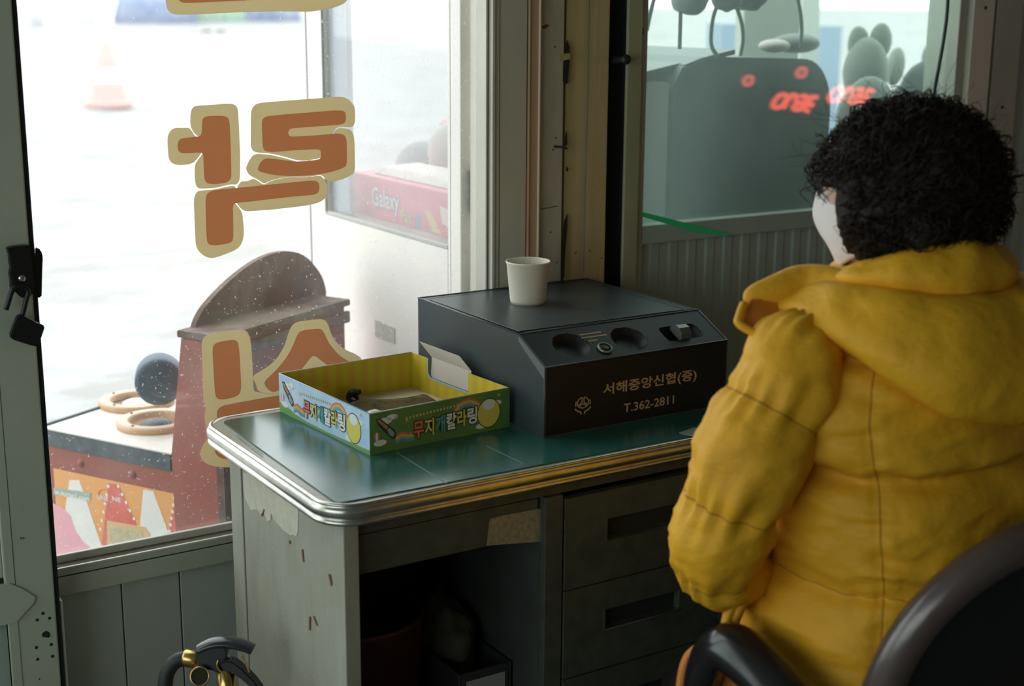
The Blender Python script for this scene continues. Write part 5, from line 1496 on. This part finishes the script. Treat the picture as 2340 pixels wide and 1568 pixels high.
if lay is None:
    bm = bmesh.new(); bm.from_mesh(me); bm.verts.layers.skin.verify(); bm.to_mesh(me); bm.free()
    lay = me.skin_vertices[0].data
for i, n in enumerate(names):
    r = SK[n][1]
    lay[i].radius = (r, r)
    lay[i].use_root = (n == 'pelvis')
so.modifiers.new('sub', 'SUBSURF').levels = 1
dg = bpy.context.evaluated_depsgraph_get(); dg.update()
base = bpy.data.meshes.new_from_object(so.evaluated_get(dg))
bpy.data.objects.remove(so)
# head volumes
def ell_mesh(c, r, R):
    vs, fs = [], []
    nu, nv = 24, 16
    for i in range(nv + 1):
        th = min(max(math.pi * i / nv, .02), math.pi - .02)
        for k in range(nu):
            a = 2 * math.pi * k / nu
            vs.append(np.asarray(c) + R @ np.array([r[0] * math.sin(th) * math.cos(a), r[1] * math.sin(th) * math.sin(a), -r[2] * math.cos(th)]))
    for i in range(nv):
        for k in range(nu):
            fs.append((i * nu + k, i * nu + (k + 1) % nu, (i + 1) * nu + (k + 1) % nu, (i + 1) * nu + k))
    fs.append(tuple(range(nu))[::-1]); fs.append(tuple(nv * nu + k for k in range(nu)))
    return vs, fs
bm = bmesh.new()
bm.from_mesh(base)
for c, r in (((0, -.012, .032), (.074, .094, .082)), ((0, .028, -.045), (.056, .066, .070)), ((0, .03, .0), (.066, .066, .06)), ((0, .098, -.018), (.012, .017, .024)),
             ((0, .103, -.030), (.017, .013, .010)), ((.077, -.008, -.012), (.010, .019, .031)), ((-.077, -.008, -.012), (.010, .019, .031)), ((0, .076, .022), (.045, .018, .010)), ((0, .085, -.066), (.022, .010, .008)), ((0, .072, -.095), (.025, .018, .017))):
    vs, fs = ell_mesh(H(*c), r, RH)
    bv = [bm.verts.new(v.tolist()) for v in vs]
    for f in fs: bm.faces.new([bv[i] for i in f])
tm = bpy.data.meshes.new('body'); bm.to_mesh(tm); bm.free()
to = bpy.data.objects.new('body_t', tm); COL.objects.link(to)
rm = to.modifiers.new('r', 'REMESH'); rm.mode = 'VOXEL'; rm.voxel_size = 0.0055
s2 = to.modifiers.new('s', 'SMOOTH'); s2.factor = 0.5; s2.iterations = 3
dg = bpy.context.evaluated_depsgraph_get(); dg.update()
bodym = bpy.data.meshes.new_from_object(to.evaluated_get(dg))
bpy.data.objects.remove(to)
bm = bmesh.new(); bm.from_mesh(bodym); bm.verts.ensure_lookup_table()
seen = [False] * len(bm.verts); comps = []
for v in bm.verts:
    if seen[v.index]: continue
    stack, comp = [v], []
    seen[v.index] = True
    while stack:
        w = stack.pop(); comp.append(w)
        for e in w.link_edges:
            q = e.other_vert(w)
            if not seen[q.index]:
                seen[q.index] = True; stack.append(q)
    comps.append(comp)
comps.sort(key=len)
for comp in comps[:-1]:
    bmesh.ops.delete(bm, geom=comp, context='VERTS')
bm.to_mesh(bodym); bm.free()
bodym.materials.clear(); bodym.materials.append(skin_m)
bodym.polygons.foreach_set('use_smooth', [True] * len(bodym.polygons))
body = bpy.data.objects.new('body', bodym); link(body, person)
for sx in (-1, 1):
    e = ellipsoid('eye', H(.031 * sx, .078, .002), (.013, .013, .011), mat('eye_white', (0.75, 0.73, 0.7), 0.2), person, R=RH, nu=16, nv=10)
    ellipsoid('iris', H(.031 * sx, .0885, .002), (.0055, .003, .0055), mat('dark_iris', (0.03, 0.018, 0.012), 0.15), e, R=RH, nu=12, nv=8)
    tube('eyebrow', smooth_path([H(.012 * sx, .094, .024), H(.032 * sx, .090, .029), H(.052 * sx, .078, .024)], 10), 0.0028, mat('dark_brow', (0.03, 0.02, 0.015), 0.8), person, 6)

# --- face mask
mask_m = mat('white_mask_fabric', (0.78, 0.73, 0.72), 0.8)
rows = []
for j in range(19):
    t_ = j / 18
    z = -.006 - .104 * t_
    row = []
    for i in range(29):
        az = math.radians(-82 + 164 * i / 28)
        bump = .020 * math.exp(-(az / .35) ** 2) * math.exp(-((t_ - .30) / .32) ** 2)
        a_, b_ = .073 - .018 * t_ ** 2, .104 - .012 * max(0, t_ - .55) / .45
        up = .016 * math.cos(az) ** 6 * (1 - t_) - .014 * abs(math.sin(az)) ** 3 * (1 - t_) + .03 * abs(math.sin(az)) ** 2 * t_
        row.append(H(a_ * math.sin(az), (b_ + bump) * math.cos(az) - .004, z + up))
    rows.append(np.array(row))
mk = loft('face_mask', rows, mask_m, person, True, closed=False)
mk.modifiers.new('thickness', 'SOLIDIFY').thickness = 0.0015
for sx in (-1, 1):
    tube('ear_loop', smooth_path([H(.071 * sx, .010, -.02), H(.083 * sx, -.012, .014), H(.086 * sx, -.03, .002), H(.083 * sx, -.03, -.035), H(.066 * sx, .008, -.085)], 20), 0.0014, mask_m, mk, 6)

# --- hair: curly perm, dense cap plus individual curls
hair_m = mat('dark_brown_curly_hair', (0.010, 0.0055, 0.0035), 0.6, spec=0.3, n_scale=60, col2=(0.024, 0.012, 0.007), n_amt=0.6)
HHC = HC + RH @ np.array([.004, -.024, .004])
def hair_r(d):
    """d: unit direction in head frame -> radius of the hair mass"""
    x, y, z = d
    r = 1.0 / math.sqrt((x / .131) ** 2 + (y / .138) ** 2 + (z / (.120 if z > 0 else .165)) ** 2)
    # open the face
    fwd = max(0.0, (y - 0.50) / .18); fwd = min(1, fwd)
    low = max(0.0, min(1, (.16 - z) / .16))
    k = fwd * low
    k = k * k * (3 - 2 * k)
    # taper to the nape
    nape = max(0, min(1, (-z - .55) / .45)) * .25
    lump = 1 + .085 * noise.noise(Vector((x * 2.3 + 4, y * 2.3, z * 2.3 + 1)))
    return r * (1 - .42 * k) * (1 - nape) * lump * 1.015
hv, hf = [], []
nu, nv = 96, 60
for i in range(nv + 1):
    th = min(max(math.pi * i / nv, .01), math.pi - .01)
    for k in range(nu):
        a = 2 * math.pi * k / nu
        d = np.array([math.sin(th) * math.cos(a), math.sin(th) * math.sin(a), -math.cos(th)])
        r = hair_r(d) * .93
        q = Vector((d * 6).tolist())
        r *= 1 + .045 * noise.noise(q) + .05 * noise.noise(q * 3.1) + .03 * noise.noise(q * 7)
        hv.append(HHC + RH @ (d * r))
for i in range(nv):
    for k in range(nu):
        hf.append((i * nu + k, i * nu + (k + 1) % nu, (i + 1) * nu + (k + 1) % nu, (i + 1) * nu + k))
def add_strand(pts, rad, taper=True):
    n = len(pts)
    b0 = len(hv)
    prev = None
    for i in range(n):
        t = pts[min(i + 1, n - 1)] - pts[max(i - 1, 0)]
        t = t / (np.linalg.norm(t) + 1e-9)
        if prev is None:
            prev = np.cross(t, [0.3, 0.5, 0.8])
        prev = prev - t * (prev @ t); prev /= np.linalg.norm(prev) + 1e-9
        bi = np.cross(t, prev)
        r = rad * (1 - .6 * i / n if taper else 1)
        for k in range(3):
            a = 2 * math.pi * k / 3
            hv.append(pts[i] + (prev * math.cos(a) + bi * math.sin(a)) * r)
    for i in range(n - 1):
        for k in range(3):
            l = (k + 1) % 3
            hf.append((b0 + i * 3 + k, b0 + i * 3 + l, b0 + (i + 1) * 3 + l, b0 + (i + 1) * 3 + k))
NC = 4200
for c in range(NC):
    d = rng.normal(size=3); d /= np.linalg.norm(d)
    if d[2] < -.75: continue
    fwd = min(1, max(0, (d[1] - .50) / .18)); low = max(0, min(1, (.08 - d[2]) / .16))
    if fwd * low > .25 or (d[1] > .36 and d[2] < .30): continue
    r0 = hair_r(d) * rng.uniform(.86, .97)
    p0 = d * r0
    dn = np.array([0, 0, -1.0])
    tang = dn - d * (dn @ d) + rng.normal(size=3) * .5
    tang -= d * (tang @ d); tang /= np.linalg.norm(tang)
    bi = np.cross(d, tang)
    L = rng.uniform(.025, .06); turns = rng.uniform(1.0, 2.4); cr = rng.uniform(.006, .013)
    out = rng.uniform(-.008, .014)
    ph = rng.uniform(0, 6.28)
    pts = []
    for s_ in np.linspace(0, 1, 15):
        a = ph + turns * 2 * math.pi * s_
        p = p0 + tang * L * s_ + (d * math.sin(a) + bi * math.cos(a)) * cr * (1 - .3 * s_) + d * (out * s_ - (L * s_) ** 2 * 3.2)
        pts.append(HHC + RH @ p)
    add_strand(pts, rng.uniform(.0006, .0016))
for c in range(170):     # larger loose curls standing off the sides and back
    d = rng.normal(size=3); d /= np.linalg.norm(d)
    if d[1] > .35 or d[2] < -.55 or d[0] < -.2 and d[2] < .3: continue
    p0 = d * hair_r(d) * .93
    tang = np.array([0, 0, -1.0]) + rng.normal(size=3) * .6
    tang -= d * (tang @ d); tang /= np.linalg.norm(tang)
    bi = np.cross(d, tang); cr_ = rng.uniform(.010, .019); ph = rng.uniform(0, 6.28); tn = rng.uniform(.8, 1.5)
    pts = [HHC + RH @ (p0 + tang * .035 * s_ + (d * (math.sin(ph + tn * 6.28 * s_) + .4) + bi * math.cos(ph + tn * 6.28 * s_)) * cr_) for s_ in np.linspace(0, 1, 16)]
    for q_ in range(3):
        add_strand([p + rng.normal(size=3) * .0004 + np.array([.0012 * q_, 0, .0008 * q_]) for p in pts], .0008)
for c in range(260):     # flyaway hairs
    d = rng.normal(size=3); d /= np.linalg.norm(d)
    if d[2] < -.2 or (d[1] > .3 and d[2] < .2): continue
    p0 = d * hair_r(d) * .95
    w = rng.normal(size=3) * .4
    pts = [HHC + RH @ (p0 + d * .034 * s_ + w * .05 * s_ * s_ + np.array([.004 * math.sin(9 * s_ + w[0] * 5), .004 * math.cos(8 * s_), 0])) for s_ in np.linspace(0, 1, 8)]
    add_strand(pts, .0005)
hair = mesh('hair', hv, hf, hair_m, person, True)

# --- yellow puffer jacket
jm = mat('yellow_puffer_nylon', (0.80, 0.415, 0.020), 0.58, spec=0.3, n_scale=3, col2=(0.74, 0.365, 0.018), bump=0.22, bump_scale=60, bump_stretch=(1, 1, 1.5))
jin = mat('orange_jacket_lining', (0.62, 0.20, 0.02), 0.6)
seam_j = mat('jacket_seam_thread', (0.50, 0.25, 0.012), 0.7)
jacket = thing('jacket', (BX, BY, .42), None, None)
jacket.parent = person; jacket.matrix_parent_inverse = pm(person).inverted()
def wrinkle(p, k=1.0):
    v = Vector((float(p[0]) * 9, float(p[1]) * 9, float(p[2]) * 26))
    w = Vector((float(p[0]) * 30, float(p[1]) * 30, float(p[2]) * 60))
    u_ = Vector((float(p[0]) * 13 + float(p[2]) * 9, float(p[1]) * 13, float(p[2]) * 30 - float(p[0]) * 8))
    rdg = 1 - 2 * abs(noise.noise(u_))
    return k * (.0050 * noise.noise(v) + .0020 * noise.noise(w) + .0042 * (rdg * abs(rdg)))
def puff(z, seams):
    for a, b in zip(seams[:-1], seams[1:]):
        if a <= z <= b:
            t = (z - a) / (b - a)
            return math.sqrt(max(0, 4 * t * (1 - t)))
    return 0
TZ = [(.40, .012, .00, .243, .232), (.50, .012, -.005, .236, .222), (.60, .012, -.01, .226, .205), (.72, .010, -.012, .216, .19), (.84, .006, -.005, .216, .178), (.94, 0, .0, .225, .165), (1.00, 0, .005, .205, .150), (1.05, 0, .01, .16, .125), (1.09, 0, .012, .115, .10), (1.12, 0, .015, .09, .085)]
TZ = np.array(TZ)
seams_t = [.38, .505, .70, .872, 1.02, 1.16]
rings = []
nR = 110
for z in np.linspace(.40, 1.12, 130):
    cx, cy, rx, ry = [np.interp(z, TZ[:, 0], TZ[:, k]) for k in (1, 2, 3, 4)]
    pf = puff(z, seams_t)
    ring = []
    for k in range(nR):
        a = 2 * math.pi * k / nR
        c_, s_ = math.cos(a), math.sin(a)
        e = .88
        ux, uy = math.copysign(abs(c_) ** e, c_), math.copysign(abs(s_) ** e, s_)
        amp = .026 * pf - .015
        # vertical side-back seams
        da = min(abs(a - math.radians(218)), abs(a - math.radians(322)))
        amp -= .011 * math.exp(-(da / .022) ** 2)
        amp += .0095 * math.exp(-da / .20) * noise.noise(Vector((a * 4, z * 75, 1))) + .007 * (1 - pf) ** .8 * noise.noise(Vector((a * 22, z * 8, 5)))
        amp += .012 * math.exp(-((z - .892) / .02) ** 2) - .012 * math.exp(-((z - .862) / .012) ** 2)
        p = B(cx + ux * (rx + amp), cy + uy * (ry + amp), z - .012 * (1 - pf) * noise.noise(Vector((a * 3, z * 3, 0))))
        p = p + np.array([ux, uy, 0]) * wrinkle(p, 1.15)
        ring.append(p)
    rings.append(np.array(ring))
torso = loft('torso_shell', rings, jm, jacket, True)
for ang_ in (218, 322):
    k_ = int(round(ang_ / 360 * nR))
    tube('side_seam', [r_[k_] for r_ in rings[:112]], .0017, seam_j, jacket, 6)
for zs_ in seams_t[1:-1]:
    i_ = int(round((zs_ - .40) / .72 * 129))
    tube('quilt_seam', rings[i_], .0016, seam_j, jacket, 6, closed=True)

def sleeve(name, pts, rads, seams, n=120, nr=64):
    ctrl = smooth_path(pts, n)
    n = len(ctrl)
    tt = np.linspace(0, 1, n)
    rr = np.interp(tt, np.linspace(0, 1, len(rads)), rads)
    t0 = ctrl[1] - ctrl[0]; t0 /= np.linalg.norm(t0)
    nr0 = np.cross(t0, [0, 1, 0]); nr0 /= np.linalg.norm(nr0)
    rings = []
    for i in range(n):
        t = ctrl[min(i + 1, n - 1)] - ctrl[max(0, i - 1)]
        t /= np.linalg.norm(t)
        nr0 = nr0 - t * (nr0 @ t); nr0 /= np.linalg.norm(nr0)
        bi = np.cross(t, nr0)
        pf = puff(tt[i], seams)
        ring = []
        for k in range(nr):
            a = 2 * math.pi * k / nr
            d = nr0 * math.cos(a) + bi * math.sin(a)
            r = rr[i] + .016 * pf - .013
            p = ctrl[i] + d * r
            v = Vector((a_ for a_ in (math.cos(a) * 2.2 + 7, math.sin(a) * 2.2, tt[i] * 16)))
            p = p + d * (wrinkle(p, .8) + .006 * noise.noise(v) + .006 * (1 - pf) ** .7 * math.sin(a * 13 + 3 * math.sin(a * 2)))
            ring.append(p)
        rings.append(np.array(ring))
    for sv in seams[1:-1]:
        tube('sleeve_seam', rings[int(round(sv * (n - 1)))], .0016, seam_j, jacket, 6, closed=True)
    return loft(name, rings, jm, jacket, True)
def spx(x, y, D): return atd(x, y, D)
sleeve('sleeve', [B(-.10, 0, 1.045), spx(1850, 785, 1.95), spx(1800, 890, 1.94), spx(1732, 1015, 1.94), spx(1674, 1145, 1.95), spx(1642, 1240, 1.98), spx(1645, 1290, 2.04), spx(1700, 1285, 2.12), spx(1760, 1270, 2.17), wrL + np.array([0, -.02, 0])],
       [.050, .062, .075, .077, .071, .065, .062, .058, .055, .050], [-.02, .10, .27, .45, .62, .80, 1.02])
sleeve('sleeve', [B(.10, 0, 1.045), B(.19, 0, 1.00), B(.24, .02, .90), B(.27, .04, .80), B(.275, .06, .73), B(.24, .14, .69), B(.17, .24, .67), wrR + np.array([0, -.02, 0])],
       [.060, .085, .092, .090, .086, .074, .062, .050], [-.02, .14, .32, .5, .68, .85, 1.02])

# hood lying on the back and its splayed collar
thv = np.radians(np.linspace(-128, 128, 120))
def lerp(th, xs_, ys_): return float(np.interp(abs(math.degrees(th)), xs_, ys_))
rows = []
for th in thv:
    A_ = [0, 30, 60, 90, 110, 128]
    zc = lerp(th, A_, [1.172, 1.168, 1.150, 1.128, 1.115, 1.10])
    zb = lerp(th, A_, [.945, .965, 1.028, 1.070, 1.060, 1.035])
    ri = lerp(th, A_, [.080, .080, .078, .080, .095, .115])
    ro = lerp(th, A_, [.222, .224, .205, .180, .180, .185])
    h = zc - zb
    w_ = ro - ri
    prof = [(ri - .004, zc - .07), (ri, zc - .03), (ri + .010, zc - .006), (ri + .028, zc), (ri + .30 * w_ + .012, zc - h * .07), (ri + .44 * w_ + .010, zc - h * .17), (ri + .46 * w_ + .004, zc - h * .265), (ri + .50 * w_, zc - h * .295), (ri + .66 * w_ + .006, zc - h * .31), (ri + .86 * w_ + .010, zc - h * .45), (ro + .016, zc - h * .66), (ro + .020, zc - h * .84), (ro + .006, zb + .004), (ro - .016, zb), (ro - .036, zb + .014), (ro - .055, zb + .05)]
    P_ = smooth_path(np.array(prof), 52)
    dirv = np.array([-math.sin(th), -math.cos(th), 0])   # th>0 -> left (-x)
    row = []
    for r, z in P_:
        p = B(0, .012, z) + dirv * r
        tw = wrinkle(p, 1.0) + .010 * noise.noise(Vector((th * 2.5, z * 9, 3)))
        row.append(p + dirv * tw + np.array([0, 0, .35 * tw]))
    rows.append(np.array(row))
hood = loft('hood', rows, jm, jacket, True, closed=False)
hood.modifiers.new('thickness', 'SOLIDIFY').thickness = 0.004
# hood front corner on the left with its orange lining turned out
tip = [(1695, 690, 2.0), (1720, 668, 2.02), (1800, 640, 2.06), (1880, 628, 2.1), (1890, 680, 2.06), (1820, 712, 2.0), (1790, 735, 1.99), (1765, 772, 1.99), (1735, 765, 1.985), (1690, 742, 1.98), (1688, 730, 1.98)]
fold = [(1703, 700), (1725, 690), (1760, 722), (1795, 715), (1790, 740), (1766, 770), (1736, 764), (1692, 740)]
lin = [(1702, 702, 1.965), (1722, 680, 1.97), (1760, 674, 1.98), (1800, 700, 1.98), (1796, 726, 1.965), (1766, 770, 1.945), (1736, 764, 1.945), (1692, 741, 1.95)]
prism('collar_lining', [atd(x, y, d_) for x, y, d_ in lin], ray(1740, 730) * 0.012, jin, jacket, bevel=0.003)
cr = smooth_path([atd(1702, 690, 1.985), atd(1722, 678, 1.985), atd(1770, 668, 1.99), atd(1830, 655, 2.0), atd(1880, 655, 1.99), atd(1925, 668, 1.97)], 40)
tube('collar_roll', cr, [.004 + .022 * min(1, i / (len(cr) * .55)) ** .8 for i in range(len(cr))], jm, jacket, 20, squash=(1.2, .9))
ed = smooth_path([atd(1700, 694, 1.955), atd(1690, 722, 1.945), atd(1690, 741, 1.94), atd(1735, 766, 1.935), atd(1766, 772, 1.935)], 24)
tube('collar_edge', ed, .006, jm, jacket, 10)
# front panels of the open coat hanging by the left thigh
def panel_strip(name, L_, R_, m, D=2.04, th=.012):
    a = smooth_path([atd(x, y, D + dd) for x, y, dd in L_], 20); b = smooth_path([atd(x, y, D + dd) for x, y, dd in R_], 20)
    n = min(len(a), len(b))
    rows = [np.array([a[i] * (1 - s_) + b[i] * s_ + ray(1700, 1300) * (.012 * math.sin(math.pi * s_)) for s_ in np.linspace(0, 1, 8)]) for i in range(n)]
    o = loft(name, rows, m, jacket, True, closed=False)
    o.modifiers.new('thickness', 'SOLIDIFY').thickness = th
    return o
panel_strip('front_panel', [(1752, 1235, 0), (1705, 1320, 0), (1655, 1390, .0), (1642, 1480, 0)], [(1756, 1255, 0), (1735, 1330, 0), (1692, 1420, 0), (1676, 1490, 0)], jm)
panel_strip('front_hem', [(1590, 1470, .03), (1560, 1500, .03), (1545, 1560, .03), (1545, 1640, .03)], [(1660, 1450, .03), (1680, 1500, .03), (1700, 1560, .03), (1710, 1640, .03)], jin)
# cuffs
for w_, s_ in ((wrL, 1), (wrR, -1)):
    tube('cuff', [w_ + np.array([0, -.035, 0]), w_ + np.array([0, .0, 0])], .046, seam_j, jacket, 20)

# --- trousers and shoes
tr_m = mat('black_trousers', (0.014, 0.015, 0.016), 0.8)
shoe_m = mat('dark_shoe', (0.02, 0.02, 0.022), 0.6)
trs = thing('trousers', (BX, BY, .1), None, None)
trs.parent = person; trs.matrix_parent_inverse = pm(person).inverted()
for s_, nm in ((-1, 'L'), (1, 'R')):
    hp_, kn, an = SK['hip' + nm][0], SK['kn' + nm][0], SK['an' + nm][0]
    pth = smooth_path([hp_ + np.array([0, -.06, .0]), hp_ + np.array([0, .1, .005]), kn + np.array([0, -.08, .01]), kn + np.array([0, .0, -.01]), kn + np.array([0, .0, -.10]), (kn + an) / 2, an + np.array([0, 0, .02])], 50)
    tube('trouser_leg', pth, np.interp(np.linspace(0, 1, len(pth)), np.linspace(0, 1, 7), [.11, .105, .088, .088, .078, .068, .062]).tolist(), tr_m, trs, 22)
    sh_ = [(0, -.07, .0), (0, .0, .0), (0, .09, .0), (0, .16, -.005), (0, .185, -.012)]
    tube('shoe', [np.array([an[0], an[1], .048]) + np.array(q) for q in sh_], [.036, .046, .044, .036, .016], shoe_m, person, 16, squash=(1.0, 1.0))
